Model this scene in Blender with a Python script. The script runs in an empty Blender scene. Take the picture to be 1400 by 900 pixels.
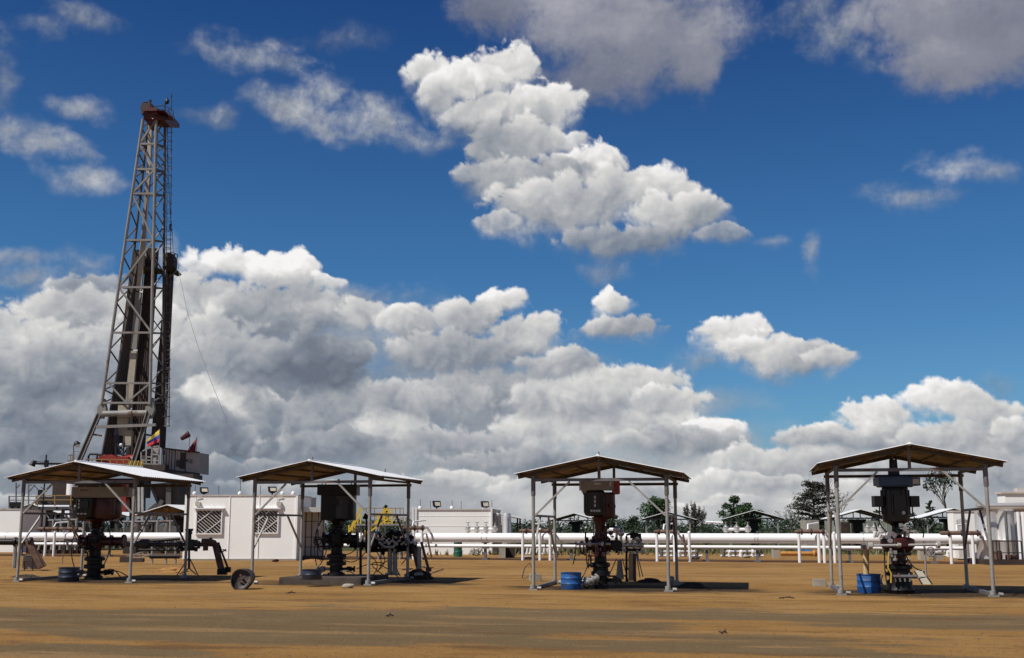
import bpy, bmesh, math, random
from mathutils import Vector, Matrix
random.seed(11)
scene = bpy.context.scene
COL = scene.collection
R = math.radians
PI = math.pi
# ------------------------------------------------------------------ camera model
FPX, CAMH, YH = 1600.0, 1.84, 722.0
AL = R(17.4)
PITCH = math.atan((YH - 450) / FPX)
RIGHT = Vector((math.cos(AL), math.sin(AL), 0))
FW = Vector((-math.sin(AL), math.cos(AL), 0))
AX = FW * math.cos(PITCH) + Vector((0, 0, math.sin(PITCH)))
UP = Vector((0, 0, math.cos(PITCH))) - FW * math.sin(PITCH)
CAM = Vector((0, 0, CAMH))
def ray(px, py):
    return RIGHT * ((px - 700) / FPX) + UP * ((450 - py) / FPX) + AX
def G(px, py, z=0.0):
    d = ray(px, py); t = (z - CAMH) / d.z
    return CAM + d * t
def P(px, py, g):
    """point seen at a photo pixel whose horizontal distance ahead of the camera is g"""
    d = ray(px, py); return CAM + d * (g / d.dot(FW))
def ground_at(px, g):
    p = P(px, 722, g); p.z = 0; return p
cam_d = bpy.data.cameras.new('camera'); cam = bpy.data.objects.new('camera', cam_d); COL.objects.link(cam)
cam_d.sensor_width = 36; cam_d.lens = 36 * FPX / 1400; cam_d.clip_start = 0.1; cam_d.clip_end = 20000
cam.matrix_world = Matrix((( RIGHT.x, UP.x, -AX.x, CAM.x), (RIGHT.y, UP.y, -AX.y, CAM.y), (RIGHT.z, UP.z, -AX.z, CAM.z), (0, 0, 0, 1)))
scene.camera = cam
# ------------------------------------------------------------------ node helper
class NT:
    def __init__(s, tree): s.t = tree; s.n = tree.nodes; s.l = tree.links
    def put(s, sock, v):
        if hasattr(v, 'is_output'): s.l.new(v, sock)
        elif v is not None: sock.default_value = v
    def m(s, op, a, b=None, c=None, clamp=False):
        n = s.n.new('ShaderNodeMath'); n.operation = op; n.use_clamp = clamp
        for i, v in enumerate((a, b, c)):
            if v is not None: s.put(n.inputs[i], v)
        return n.outputs[0]
    def v(s, op, a, b=None, c=None, scale=None):
        n = s.n.new('ShaderNodeVectorMath'); n.operation = op
        for i, x in enumerate((a, b, c)):
            if x is not None: s.put(n.inputs[i], x)
        if scale is not None: s.put(n.inputs['Scale'], scale)
        return n.outputs['Value'] if op in ('DOT_PRODUCT', 'LENGTH', 'DISTANCE') else n.outputs[0]
    def xyz(s, a):
        n = s.n.new('ShaderNodeSeparateXYZ'); s.put(n.inputs[0], a); return n.outputs
    def vec(s, x, y, z=0.0):
        n = s.n.new('ShaderNodeCombineXYZ')
        for i, q in enumerate((x, y, z)): s.put(n.inputs[i], q)
        return n.outputs[0]
    def mapping(s, a, loc=(0,0,0), scale=(1,1,1), rot=(0,0,0)):
        n = s.n.new('ShaderNodeMapping'); s.put(n.inputs[0], a)
        n.inputs['Location'].default_value = loc; n.inputs['Scale'].default_value = scale; n.inputs['Rotation'].default_value = rot
        return n.outputs[0]
    def noise(s, a, scale, detail=4, rough=.55, dim='3D', color=False, dist=0.0):
        n = s.n.new('ShaderNodeTexNoise'); n.noise_dimensions = dim; s.put(n.inputs['Vector'], a)
        n.inputs['Scale'].default_value = scale; n.inputs['Detail'].default_value = detail; n.inputs['Roughness'].default_value = rough
        n.inputs['Distortion'].default_value = dist
        return n.outputs['Color' if color else 'Fac']
    def voro(s, a, scale, detail=0, rough=.5, dim='2D', feature='F1'):
        n = s.n.new('ShaderNodeTexVoronoi'); n.voronoi_dimensions = dim; n.feature = feature; s.put(n.inputs['Vector'], a)
        n.inputs['Scale'].default_value = scale; n.inputs['Detail'].default_value = detail; n.inputs['Roughness'].default_value = rough
        return n.outputs['Distance']
    def ss(s, x, lo, hi):
        n = s.n.new('ShaderNodeMapRange'); n.interpolation_type = 'SMOOTHSTEP'; s.put(n.inputs[0], x)
        s.put(n.inputs[1], lo); s.put(n.inputs[2], hi); return n.outputs[0]
    def lin(s, x, lo, hi, a=0.0, b=1.0):
        n = s.n.new('ShaderNodeMapRange'); s.put(n.inputs[0], x)
        for i, q in enumerate((lo, hi, a, b)): s.put(n.inputs[1 + i], q)
        return n.outputs[0]
    def mix(s, f, a, b, mode='MIX'):
        n = s.n.new('ShaderNodeMix'); n.data_type = 'RGBA'; n.blend_type = mode; n.clamp_factor = True
        s.put(n.inputs[0], f)
        for i, q in ((6, a), (7, b)):
            if not hasattr(q, 'is_output') and len(q) == 3: q = tuple(q) + (1,)
            s.put(n.inputs[i], q)
        return n.outputs[2]
# ------------------------------------------------------------------ daylight
import numpy as np
from mathutils import noise as mnoise
TOSUN = Vector((-.45, -.60, 1.0)).normalized()
SUN_EL = math.asin(TOSUN.z); SUN_AZ = math.atan2(TOSUN.x, TOSUN.y)
sd = bpy.data.lights.new('sun', 'SUN'); sd.energy = 5.0; sd.angle = R(.53); sd.color = (1, .955, .88)
so = bpy.data.objects.new('sun', sd); COL.objects.link(so); so.rotation_euler = (-TOSUN).to_track_quat('-Z', 'Y').to_euler(); so.location = (0, 0, 60)
vs = scene.view_settings; vs.view_transform = 'Standard'; vs.look = 'None'; vs.gamma = 1; vs.exposure = 0; vs.use_curve_mapping = False
scene.display_settings.display_device = 'sRGB'

def sky_xy(px, py):
    d = ray(px, py).normalized()
    return math.atan2(d.dot(RIGHT), d.dot(FW)) * 16, math.asin(d.z) * 16

def build_world():
    w = bpy.data.worlds.new('World'); scene.world = w; w.use_nodes = True
    t = w.node_tree; t.nodes.clear(); N = NT(t)
    out = t.nodes.new('ShaderNodeOutputWorld'); bg = t.nodes.new('ShaderNodeBackground')
    t.links.new(bg.outputs[0], out.inputs[0]); bg.inputs[1].default_value = .1
    sky = t.nodes.new('ShaderNodeTexSky'); sky.sky_type = 'NISHITA'; sky.sun_disc = False
    sky.sun_elevation = SUN_EL; sky.sun_rotation = SUN_AZ % (2 * PI); sky.altitude = 200; sky.air_density = 1; sky.dust_density = .6; sky.ozone_density = 3
    # dry, polarised air: the blue deepens quickly with height
    tc = t.nodes.new('ShaderNodeTexCoord'); el = N.m('ARCSINE', N.xyz(tc.outputs['Generated'])[2])
    tint = N.mix(N.lin(el, R(3), R(13)), (.37, .63, .82), (.255, .535, .775))
    tint = N.mix(N.lin(el, R(14), R(27)), tint, (.115, .305, .60))
    t.links.new(N.mix(1.0, sky.outputs[0], tint, 'MULTIPLY'), bg.inputs[0])
# cloud banks: photo px of each puff's centre, its radii, weight, brightness
TOP = [
    (582,106,30,26,1,.72),(600,135,30,30,1,.66),(645,120,56,34,1,.72),(697,102,40,40,1,.80),(742,158,54,40,1,.66),(690,172,76,42,1,.50),(782,196,26,16,.9,.7),(690,226,46,50,1,.36),(705,250,60,36,1,.42),(720,200,60,30,1,.5),
    (800,238,56,32,1,.74),(870,270,76,36,1,.62),(770,290,100,40,1,.50),(930,300,70,30,1,.54),(850,335,90,28,.9,.30),(656,246,34,22,.9,.5),(680,305,40,16,.8,.6),(985,322,44,13,.75,.42),(760,240,40,26,.8,.34),
    (318,364,50,26,1,.92),(270,372,24,18,.8,.85),(392,372,50,24,1,.88),(448,386,26,14,.9,.82),(290,425,90,40,1,.50),(400,440,100,50,1,.40),(240,480,110,52,1,.50),(350,505,110,40,1,.32),(440,510,60,46,1,.12),
    (120,440,90,40,1,.50),(62,432,42,18,1,.82),(20,470,66,40,1,.55),(60,520,86,40,1,.28),(120,400,60,20,.9,.46),
    (500,440,40,34,1,.46),(556,452,46,32,1,.55),
    (690,414,32,17,1,.82),(640,446,50,32,1,.55),(620,490,100,36,1,.38),(720,462,50,34,1,.55),(765,505,56,24,1,.44),
    (836,418,28,22,1,.66),(850,454,60,20,1,.46),
    (1000,464,46,26,1,.70),(1040,482,54,26,1,.62),(1090,492,70,26,1,.50),(1138,494,30,22,1,.62),
    (1275,548,34,24,1,.84),(1318,548,34,24,1,.84),(1340,570,52,30,1,.62),(1395,606,44,32,1,.55),(1190,572,50,22,1,.72),(1110,600,56,16,1,.52)]
MID = [
    (460,545,60,26,1,.50),(560,548,100,36,1,.46),(660,543,100,34,1,.40),(850,528,80,30,1,.68),(780,558,86,36,1,.50),(905,554,56,26,1,.62),
    (288,540,36,26,1,.92),(345,560,50,26,1,.74),(200,580,120,30,1,.22),(80,572,120,32,1,.34),(420,572,80,28,1,.30),(1320,608,70,30,1,.52),(1180,602,86,20,1,.42)]
LOW = [
    (640,660,60,18,.9,.66),(560,664,50,14,.8,.6),(720,668,60,14,.8,.6),(985,664,60,18,.9,.62),(1060,662,50,16,.9,.62),(400,668,90,12,.7,.46),(60,650,60,14,.8,.42),(880,672,60,14,.8,.56),(1200,672,80,14,.8,.6),(300,640,80,14,.8,.34),(10,690,60,12,.8,.5),(1010,690,70,12,.7,.62),
    (528,592,56,36,1,.78),(500,610,60,30,1,.6),(620,618,90,30,1,.42),(740,597,76,34,1,.66),(830,592,60,32,1,.62),(915,576,36,22,1,.92),(975,590,40,18,1,.92),(930,612,86,24,1,.46),
    (1050,636,80,28,1,.66),(1120,632,50,22,1,.6),(700,638,110,24,1,.34),(450,618,80,28,1,.28),(330,610,100,26,1,.20),(150,620,140,28,1,.22),(20,612,86,30,1,.30),(1160,640,86,24,1,.42),(1260,642,86,26,1,.52),(1370,648,56,30,1,.52)]
HAZE = [(330,510,300,100,.9,.34),(700,560,200,70,.9,.4),(80,560,200,100,.95,.34),(930,610,120,40,.8,.45),(1200,640,220,36,.8,.5),(200,665,420,74,1,.20),(560,672,300,64,1,.38),(800,676,300,60,1,.52),(1150,682,360,56,1,.60),(1420,665,160,64,1,.6),(960,548,80,18,.45,.4),(420,560,260,60,.9,.2)]
WISP = [
    (340,72,60,26,.95,.5),(300,70,46,14,.8,.4),(385,86,36,16,.7,.4),(448,128,34,34,1.0,.66),(470,160,46,34,1,.6),(380,142,56,24,.95,.45),(420,165,50,24,.9,.5),(520,170,50,30,1,.5),(570,190,44,18,.8,.4),
    (20,176,60,20,1,.46),(70,198,56,18,1,.46),(110,214,30,12,.8,.4),(125,244,62,18,1,.56),(110,150,42,15,.95,.5),(100,20,60,16,.75,.3),(60,38,40,16,.7,.3),(290,158,44,16,.75,.3),(265,150,24,10,.6,.3),
    (1300,226,42,24,1,.66),(1252,268,56,18,.9,.4),(1112,348,15,32,.9,.42),(1108,10,50,30,.8,.3),(1150,46,44,36,.85,.32),(1176,76,20,24,.7,.3),(8,100,20,50,.8,.25),(20,345,64,10,.8,.4),(1365,240,36,14,.7,.3),(968,495,44,14,.75,.4),(40,380,90,26,.9,.42),(228,350,18,34,.95,.6),(120,360,34,20,.8,.42),(510,400,56,18,.95,.46),(470,50,60,18,.5,.25),(1050,330,30,10,.8,.4),(830,372,40,14,.6,.3),(1370,520,30,26,.55,.3)]
DARK = [(800,14,110,58,1,.62),(900,40,106,56,1,.48),(830,98,90,38,1,.28),(955,84,28,40,.8,.4),(670,8,50,28,.8,.3),
        (1240,6,70,50,1,.62),(1300,30,80,60,1,.5),(1360,70,50,40,.9,.4),(1330,46,84,46,1,.45),(1290,88,56,30,.95,.40),(1390,16,60,54,.9,.35)]

def np_noise(x, y, seed):
    """2-D gradient noise on arrays"""
    xi = np.floor(x).astype(np.int64); yi = np.floor(y).astype(np.int64); fx = x - xi; fy = y - yi
    def grad(ix, iy, dx, dy):
        h = (ix * 374761393 + iy * 668265263 + seed * 974711) & 0x7fffffff
        h = ((h ^ (h >> 13)) * 1274126177) & 0x7fffffff
        a = (h ^ (h >> 16)) % 4096 * (2 * PI / 4096)
        return np.cos(a) * dx + np.sin(a) * dy
    u = fx * fx * fx * (fx * (fx * 6 - 15) + 10); v = fy * fy * fy * (fy * (fy * 6 - 15) + 10)
    a = grad(xi, yi, fx, fy); b = grad(xi + 1, yi, fx - 1, fy); c = grad(xi, yi + 1, fx, fy - 1); d = grad(xi + 1, yi + 1, fx - 1, fy - 1)
    return (a + (b - a) * u) * (1 - v) + (c + (d - c) * u) * v
def np_fbm(x, y, f, octs, seed, gain=.5, billow=False):
    t = np.zeros_like(x); a = 1.0; s = 0.0
    for o in range(octs):
        n = np_noise(x * f + 17.3 * o, y * f - 9.1 * o, seed + o) * 1.5
        t += a * (np.abs(n) * 2 - .62 if billow else n); s += a; a *= gain; f *= 2.03
    return t / s
def sstep(x, lo, hi):
    t = np.clip((x - lo) / (hi - lo), 0, 1); return t * t * (3 - 2 * t)

def cloud_shell():
    """the cloud deck: a shell of sky 3 km out, all round the horizon; puffs further round come from a fixed random list"""
    rnd = random.Random(5)
    az = np.concatenate([np.linspace(-25.5, 25.5, 820), np.linspace(29, 331, 110)])
    el = np.concatenate([np.linspace(-1.5, 26.5, 450), np.linspace(28, 46, 13)])
    A, E = np.meshgrid(np.radians(az), np.radians(el))
    X = np.where(A > PI, A - 2 * PI, A) * 16; Y = E * 16
    WX = X + .17 * np_fbm(X, Y, 1.3, 5, 3); WY = Y + .14 * np_fbm(X, Y, 1.3, 5, 41)      # swirled places
    SX = X + .10 * np_fbm(X, Y, 3.0, 4, 13); SY = Y + .10 * np_fbm(X, Y, 3.0, 4, 29)
    hill = lambda dx, dy, o=6: np_fbm(SX + dx, SY + dy, 1.9, o, 71, .55, True) + .40 * np_fbm(SX + dx, SY + dy, .9, 3, 5)
    H0 = hill(0, 0); L0 = hill(0, 0, 5); LIT = .75 * (L0 - hill(-.05, .075, 5)) + .7 * (hill(0, 0, 3) - hill(-.15, .21, 3)); WISPY = np_fbm(WX * .8, WY * 1.2, 1.8, 7, 90, .54); BROAD = np_fbm(WX, WY * 1.5, .75, 4, 55)
    cover = np.zeros_like(X); light = np.zeros_like(X); dark = np.zeros_like(X)
    def puff(sx, sy, rx, ry, wg, br, kind):
        sel = (np.abs(X - sx) < rx * 2.4 + .25) & (np.abs(Y - sy) < ry * 2.6 + .25)
        if not sel.any(): return
        if kind == 'puff': rx *= 1.12; ry *= 1.14
        xl = (WX[sel] - sx) / rx; yl = (WY[sel] - sy) / ry; q = np.sqrt(xl * xl + yl * yl); h = H0[sel]
        if kind == 'soft':          # a grey bank without edges
            a = wg * sstep(1.5 - q + .5 * BROAD[sel] + .25 * WISPY[sel], 0, 1.3); sh = br + .06 * yl + .25 * BROAD[sel]
        elif kind == 'wisp':
            a = .78 * wg * sstep(1.05 - q * .8 + .9 * WISPY[sel], .0, 1.35); sh = br + .10 * yl + .2 * LIT[sel]
        elif kind == 'dark':        # underside of a near cloud overhead
            a = .92 * sstep(1.55 - q + .35 * h + .35 * WISPY[sel] + .3 * BROAD[sel], 0, 1.05); sh = br + .12 * yl + .08 * LIT[sel] + .25 * BROAD[sel]
        else:
            f = 1.16 - q + .52 * h * np.clip(1.1 - .35 * np.abs(xl), .5, 1.1) + (.10 + .30 * np.clip(-yl, 0, 1)) * WISPY[sel]
            top = np.clip((yl + .55) / .9, 0, 1)
            soft = 1.3 * (1 - top) + .22 * top
            a = wg * sstep(f, 0, soft)
            ylc = np.clip(yl, -1.2, 1.1)
            sh = br - .05 + .21 * ylc - .07 * np.clip(xl, -1, 1) + .155 * LIT[sel] + .30 * BROAD[sel] + .12 * (1 - sstep(f, 0, .5)) * top
        c0 = cover[sel]; na = 1 - (1 - c0) * (1 - a); k = a / np.maximum(na, 1e-4)
        light[sel] += (np.clip(sh, 0, 1.05) - light[sel]) * k
        dark[sel] += ((1.0 if kind == 'dark' else 0.0) - dark[sel]) * k
        cover[sel] = na
    def lay(blobs, kind, extra=()):
        for b in sorted(blobs, key=lambda b: b[1]) if kind == 'puff' else blobs:
            puff(*sky_xy(b[0], b[1]), b[2] / 100, b[3] / 100, b[4], b[5], kind)
        for b in extra: puff(*b, kind)
    def around(n, lo, hi, rx, ry, br):
        return sorted([(rnd.choice((-1, 1)) * rnd.uniform(8.9, 50), rnd.uniform(lo, hi), rnd.uniform(.6, 1.4) * rx, rnd.uniform(.7, 1.3) * ry, 1, rnd.uniform(*br)) for _ in range(n)], key=lambda b: -b[1])
    lay(HAZE, 'soft', around(30, .6, 1.2, 5, .8, (.3, .4)))
    lay(WISP, 'wisp')
    lay(DARK, 'dark', around(14, 8, 11, 1.6, .8, (.3, .5)))
    lay(LOW, 'puff', around(60, .8, 2.2, 1.2, .4, (.4, .6)))
    lay(MID, 'puff', around(50, 1.6, 3.5, 1.3, .5, (.4, .6)))
    lay(TOP, 'puff', around(60, 1.6, 8, 1.4, .6, (.4, .7)))
    Rr = 3000.0
    dirx = np.cos(E)[..., None] * (np.sin(A)[..., None] * np.array(RIGHT) + np.cos(A)[..., None] * np.array(FW)) + np.sin(E)[..., None] * np.array((0, 0, 1.0))
    co = (dirx * Rr).reshape(-1, 3).astype(np.float32)
    nr, nc = X.shape
    idx = np.arange(nr * nc).reshape(nr, nc); nx = np.roll(idx, -1, 1)
    f = np.stack([nx[:-1], idx[:-1], idx[1:], nx[1:]], -1).reshape(-1, 4).astype(np.int32)
    me = bpy.data.meshes.new('sky'); nf = len(f)
    me.vertices.add(len(co)); me.vertices.foreach_set('co', co.ravel())
    me.loops.add(nf * 4); me.loops.foreach_set('vertex_index', f.ravel())
    me.polygons.add(nf); me.polygons.foreach_set('loop_start', np.arange(0, nf * 4, 4, dtype=np.int32)); me.polygons.foreach_set('use_smooth', np.ones(nf, bool))
    me.update(calc_edges=True)
    at = me.attributes.new('cloud', 'FLOAT_VECTOR', 'POINT'); at.data.foreach_set('vector', np.stack([cover, light, dark], -1).reshape(-1).astype(np.float32))
    at = me.attributes.new('sky_place', 'FLOAT_VECTOR', 'POINT'); at.data.foreach_set('vector', np.stack([X, Y, X * 0], -1).reshape(-1).astype(np.float32))
    o = bpy.data.objects.new('sky', me); COL.objects.link(o); o['kind'] = 'structure'
    m = bpy.data.materials.new('cloud'); m.use_nodes = True; t = m.node_tree; t.nodes.clear(); N = NT(t)
    out = t.nodes.new('ShaderNodeOutputMaterial'); em = t.nodes.new('ShaderNodeEmission'); tr = t.nodes.new('ShaderNodeBsdfTransparent'); mx = t.nodes.new('ShaderNodeMixShader')
    em.inputs[1].default_value = .1
    def att(k):
        n = t.nodes.new('ShaderNodeAttribute'); n.attribute_name = k; return n.outputs['Vector']
    p = att('sky_place'); B, S, D = N.xyz(att('cloud'))
    fine = N.m('SUBTRACT', N.noise(p, 9.0, 5, .62, '2D'), .5); f2 = N.m('SUBTRACT', N.noise(N.v('ADD', p, (-.02, .03, 0)), 9.0, 3, .62, '2D'), .5)
    # fine fraying of the edges and fine relief on top of the laid-out banks
    edge = N.m('MULTIPLY', N.m('MULTIPLY', B, N.m('SUBTRACT', 1.0, B)), 4.0)
    a = N.m('ADD', B, N.m('MULTIPLY', N.m('MULTIPLY', fine, edge), .55), clamp=True)
    s_ = N.m('ADD', N.m('ADD', S, N.m('MULTIPLY', fine, .035)), N.m('MULTIPLY', N.m('SUBTRACT', fine, f2), .07), clamp=True)
    def ramp(stops):
        n = t.nodes.new('ShaderNodeValToRGB'); e = n.color_ramp.elements
        while len(e) < len(stops): e.new(.5)
        for q, (pos, c) in zip(e, stops): q.position = pos; q.color = tuple(c) + (1,)
        t.links.new(s_, n.inputs[0]); return n.outputs[0]
    white = ramp([(0, (.14, .165, .215)), (.25, (.235, .265, .315)), (.5, (.42, .435, .46)), (.75, (.66, .655, .645)), (1, (.93, .915, .90))])
    grey = ramp([(0, (.115, .135, .20)), (.5, (.25, .26, .32)), (1, (.50, .50, .54))])
    t.links.new(N.v('SCALE', N.mix(D, white, grey), scale=10.0), em.inputs[0]); t.links.new(a, mx.inputs[0]); t.links.new(tr.outputs[0], mx.inputs[1]); t.links.new(em.outputs[0], mx.inputs[2]); t.links.new(mx.outputs[0], out.inputs[0])
    m.cycles.emission_sampling = 'NONE'
    me.materials.append(m)
build_world()
cloud_shell()
# ------------------------------------------------------------------ mesh helpers
class MB:
    def __init__(s): s.v = []; s.f = []; s.mi = []
    def add(s, vs, fs, mi=0):
        o = len(s.v); s.v += [Vector(q) for q in vs]; s.f += [tuple(o + i for i in f) for f in fs]; s.mi += [mi] * len(fs); return s
    def box(s, c, d, rz=0, rx=0, ry=0, mi=0):
        M = Matrix.Rotation(rz, 3, 'Z') @ Matrix.Rotation(ry, 3, 'Y') @ Matrix.Rotation(rx, 3, 'X'); c = Vector(c)
        vs = [c + M @ Vector((x * d[0] / 2, y * d[1] / 2, z * d[2] / 2)) for z in (-1, 1) for y in (-1, 1) for x in (-1, 1)]
        return s.add(vs, [(0,2,3,1),(4,5,7,6),(0,1,5,4),(2,6,7,3),(0,4,6,2),(1,3,7,5)], mi)
    def bar(s, p, q, w, h=None, upv=(0, 0, 1), mi=0):
        """square bar from p to q"""
        h = h or w; p = Vector(p); q = Vector(q); d = (q - p).normalized(); u = Vector(upv)
        if abs(d.dot(u)) > .98: u = Vector((0, 1, 0))
        a = d.cross(u).normalized() * w / 2; b = a.cross(d).normalized() * h / 2
        vs = [p - a - b, p + a - b, p + a + b, p - a + b, q - a - b, q + a - b, q + a + b, q - a + b]
        return s.add(vs, [(0,3,2,1),(4,5,6,7),(0,1,5,4),(1,2,6,5),(2,3,7,6),(3,0,4,7)], mi)
    def tube(s, pts, r, n=8, r2=None, mi=0, caps=True):
        """round pipe through the points, radius r (to r2)"""
        pts = [Vector(p) for p in pts]; k = len(pts); o = len(s.v); ref = None
        for i, p in enumerate(pts):
            d = (pts[min(i + 1, k - 1)] - pts[max(i - 1, 0)]).normalized()
            if ref is None: ref = Vector((0, 0, 1)) if abs(d.z) < .9 else Vector((1, 0, 0))
            a = d.cross(ref).normalized(); b = a.cross(d).normalized(); ref = b
            rr = r if r2 is None else r + (r2 - r) * i / max(1, k - 1)
            for j in range(n):
                t = 2 * PI * j / n; s.v.append(p + (a * math.cos(t) + b * math.sin(t)) * rr)
        for i in range(k - 1):
            for j in range(n):
                j2 = (j + 1) % n; s.f.append((o + i*n + j, o + i*n + j2, o + (i+1)*n + j2, o + (i+1)*n + j)); s.mi.append(mi)
        if caps:
            s.f.append(tuple(o + j for j in range(n))[::-1]); s.mi.append(mi)
            s.f.append(tuple(o + (k-1)*n + j for j in range(n))); s.mi.append(mi)
        return s
    def lathe(s, prof, base=(0, 0, 0), axis=(0, 0, 1), n=16, mi=0):
        """profile of (radius, height) pairs turned round an axis"""
        ax = Vector(axis).normalized(); u = Vector((1, 0, 0)) if abs(ax.x) < .9 else Vector((0, 1, 0))
        a = ax.cross(u).normalized(); b = ax.cross(a); o = len(s.v); base = Vector(base)
        for r, h in prof:
            for j in range(n):
                t = 2 * PI * j / n; s.v.append(base + ax * h + (a * math.cos(t) + b * math.sin(t)) * max(r, 1e-4))
        for i in range(len(prof) - 1):
            for j in range(n):
                j2 = (j + 1) % n; s.f.append((o + i*n + j, o + i*n + j2, o + (i+1)*n + j2, o + (i+1)*n + j)); s.mi.append(mi)
        s.f.append(tuple(o + j for j in range(n))[::-1]); s.mi.append(mi)
        s.f.append(tuple(o + (len(prof)-1)*n + j for j in range(n))); s.mi.append(mi)
        return s
    def ring(s, c, axis, Rr, r, n=18, m=6, mi=0):
        ax = Vector(axis).normalized(); u = Vector((1, 0, 0)) if abs(ax.x) < .9 else Vector((0, 1, 0))
        a = ax.cross(u).normalized(); b = ax.cross(a); c = Vector(c)
        o = len(s.v)
        for i in range(n):
            t = 2 * PI * i / n; d = a * math.cos(t) + b * math.sin(t)
            for j in range(m):
                q = 2 * PI * j / m; s.v.append(c + d * (Rr + r * math.cos(q)) + ax * r * math.sin(q))
        for i in range(n):
            for j in range(m):
                i2, j2 = (i + 1) % n, (j + 1) % m
                s.f.append((o + i*m + j, o + i2*m + j, o + i2*m + j2, o + i*m + j2)); s.mi.append(mi)
        return s
    def ball(s, c, r, n=10, sq=1.0, mi=0):
        prof = [(r * math.sin(PI * i / n), -r * sq * math.cos(PI * i / n)) for i in range(n + 1)]
        return s.lathe(prof, c, n=n + 4, mi=mi)
    def slab(s, poly, t, mi=0):
        """polygon (list of points) thickened by the vector t"""
        t = Vector(t); k = len(poly); a = [Vector(p) for p in poly]
        return s.add(a + [p + t for p in a], [tuple(range(k))[::-1], tuple(range(k, 2*k))] + [(i, (i+1) % k, k + (i+1) % k, k + i) for i in range(k)], mi)
def link(name, mb, mats, parent=None, flat=False, sharp=38):
    me = bpy.data.meshes.new(name); me.from_pydata([tuple(v) for v in mb.v], [], mb.f)
    for m in (mats if isinstance(mats, (list, tuple)) else [mats]): me.materials.append(m)
    me.polygons.foreach_set('material_index', mb.mi)
    bm = bmesh.new(); bm.from_mesh(me); bmesh.ops.recalc_face_normals(bm, faces=bm.faces); bm.to_mesh(me); bm.free()
    if not flat:
        me.polygons.foreach_set('use_smooth', [True] * len(me.polygons)); me.set_sharp_from_angle(angle=R(sharp))
    o = bpy.data.objects.new(name, me); COL.objects.link(o)
    if parent: o.parent = parent
    return o
def tag(o, label, cat, group=None, kind=None):
    if label: o['label'] = label
    if cat: o['category'] = cat
    if group: o['group'] = group
    if kind: o['kind'] = kind
    return o
class Thing:
    """an Empty at the thing's base; parts are meshes in its own frame"""
    def __init__(s, name, label, cat, base, rz=0, group=None):
        s.o = bpy.data.objects.new(name, None); COL.objects.link(s.o); s.o.empty_display_size = .3
        s.base = Vector(base); s.rz = rz; s.o.location = s.base; s.o.rotation_euler = (0, 0, rz); tag(s.o, label, cat, group)
        s.M = Matrix.Rotation(-rz, 3, 'Z'); s.ny = Matrix.Rotation(rz, 3, 'Z') @ Vector((0, 1, 0))
    def part(s, name, mb, mat, parent=None, label=None, **k):
        o = link(name, mb, mat, parent or s.o, **k)
        if label: o['label'] = label
        return o
    def L(s, px, py, dy=0.0):
        """local point seen at a photo pixel, on the plane local y = dy"""
        d = ray(px, py); t = ((s.base + s.ny * dy - CAM).dot(s.ny)) / d.dot(s.ny)
        return s.M @ (CAM + d * t - s.base)
    def sc(s, dy=0.0): return (s.base + s.ny * dy).dot(FW) / FPX     # metres per photo pixel
def solo(name, label, cat, mb, mat, group=None, **k):
    """a thing that is one mesh, its origin at its base"""
    c = sum(mb.v, Vector()) / len(mb.v); c.z = min(v.z for v in mb.v)
    mb.v = [v - c for v in mb.v]
    o = link(name, mb, mat, **k); o.location = c
    return tag(o, label, cat, group)
def dup(root, loc, rz, label, scale=None):
    r = root.copy(); COL.objects.link(r); r.location = loc; r.rotation_euler = (0, 0, rz)
    if label: r['label'] = label
    if scale: r.scale = (scale,) * 3
    for ch in list(root.children):
        c = ch.copy(); COL.objects.link(c); c.parent = r
        for g in list(ch.children):
            d = g.copy(); COL.objects.link(d); d.parent = c
    return r
# ------------------------------------------------------------------ materials
def mat(name, col, rough=.6, metal=0.0, var=.18, scale=2.5, dirt=None, damt=.0, dscale=1.2, bump=0.0, spec=.5, streak=False):
    m = bpy.data.materials.new(name); m.use_nodes = True; t = m.node_tree; N = NT(t); b = t.nodes['Principled BSDF']
    geo = t.nodes.new('ShaderNodeNewGeometry'); pos = geo.outputs['Position']
    n1 = N.noise(pos, scale, 5, .6)
    f = N.lin(n1, .3, .7)
    c = N.mix(f, [x * (1 - var) for x in col], [min(1, x * (1 + var)) for x in col])
    if dirt:
        q = N.mapping(pos, scale=(1, 1, .16)) if streak else pos
        n2 = N.noise(q, dscale, 6, .68)
        k = N.ss(n2, .72 - damt * .5, .80 - damt * .36)
        c = N.mix(N.m('MULTIPLY', k, .85), c, dirt)
        t.links.new(N.lin(k, 0, 1, rough, min(1, rough + .25)), b.inputs['Roughness'])
        if metal: t.links.new(N.lin(k, 0, 1, metal, 0.0), b.inputs['Metallic'])
    else:
        t.links.new(N.lin(n1, .3, .7, max(.05, rough - .08), min(1, rough + .08)), b.inputs['Roughness']); b.inputs['Metallic'].default_value = metal
    t.links.new(c, b.inputs['Base Color']); b.inputs['Specular IOR Level'].default_value = spec
    if bump:
        bn = t.nodes.new('ShaderNodeBump'); bn.inputs['Strength'].default_value = bump; bn.inputs['Distance'].default_value = .02
        t.links.new(N.noise(pos, scale * 6, 5, .6), bn.inputs['Height']); t.links.new(bn.outputs[0], b.inputs['Normal'])
    return m
RUST = (.13, .05, .022); GRIME = (.05, .042, .035)
GALV = mat('galvanised_steel', (.30, .29, .27), .5, .25, .2, 3, RUST, .25, 2.0)
GALVD = mat('weathered_steel', (.13, .125, .13), .6, .2, .25, 3, RUST, .35, 2.0)
BEAM = mat('brown_painted_steel', (.060, .048, .042), .65, 0, .25, 2, RUST, .4, 1.5)
SHEET = mat('zinc_roofing', (.80, .80, .79), .45, 0, .05, 1.2, (.60, .55, .48), .10, .8)
LINING = mat('rusty_roof_underside', (.27, .20, .14), .8, 0, .3, 1.1, (.10, .05, .025), .5, .9)
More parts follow.
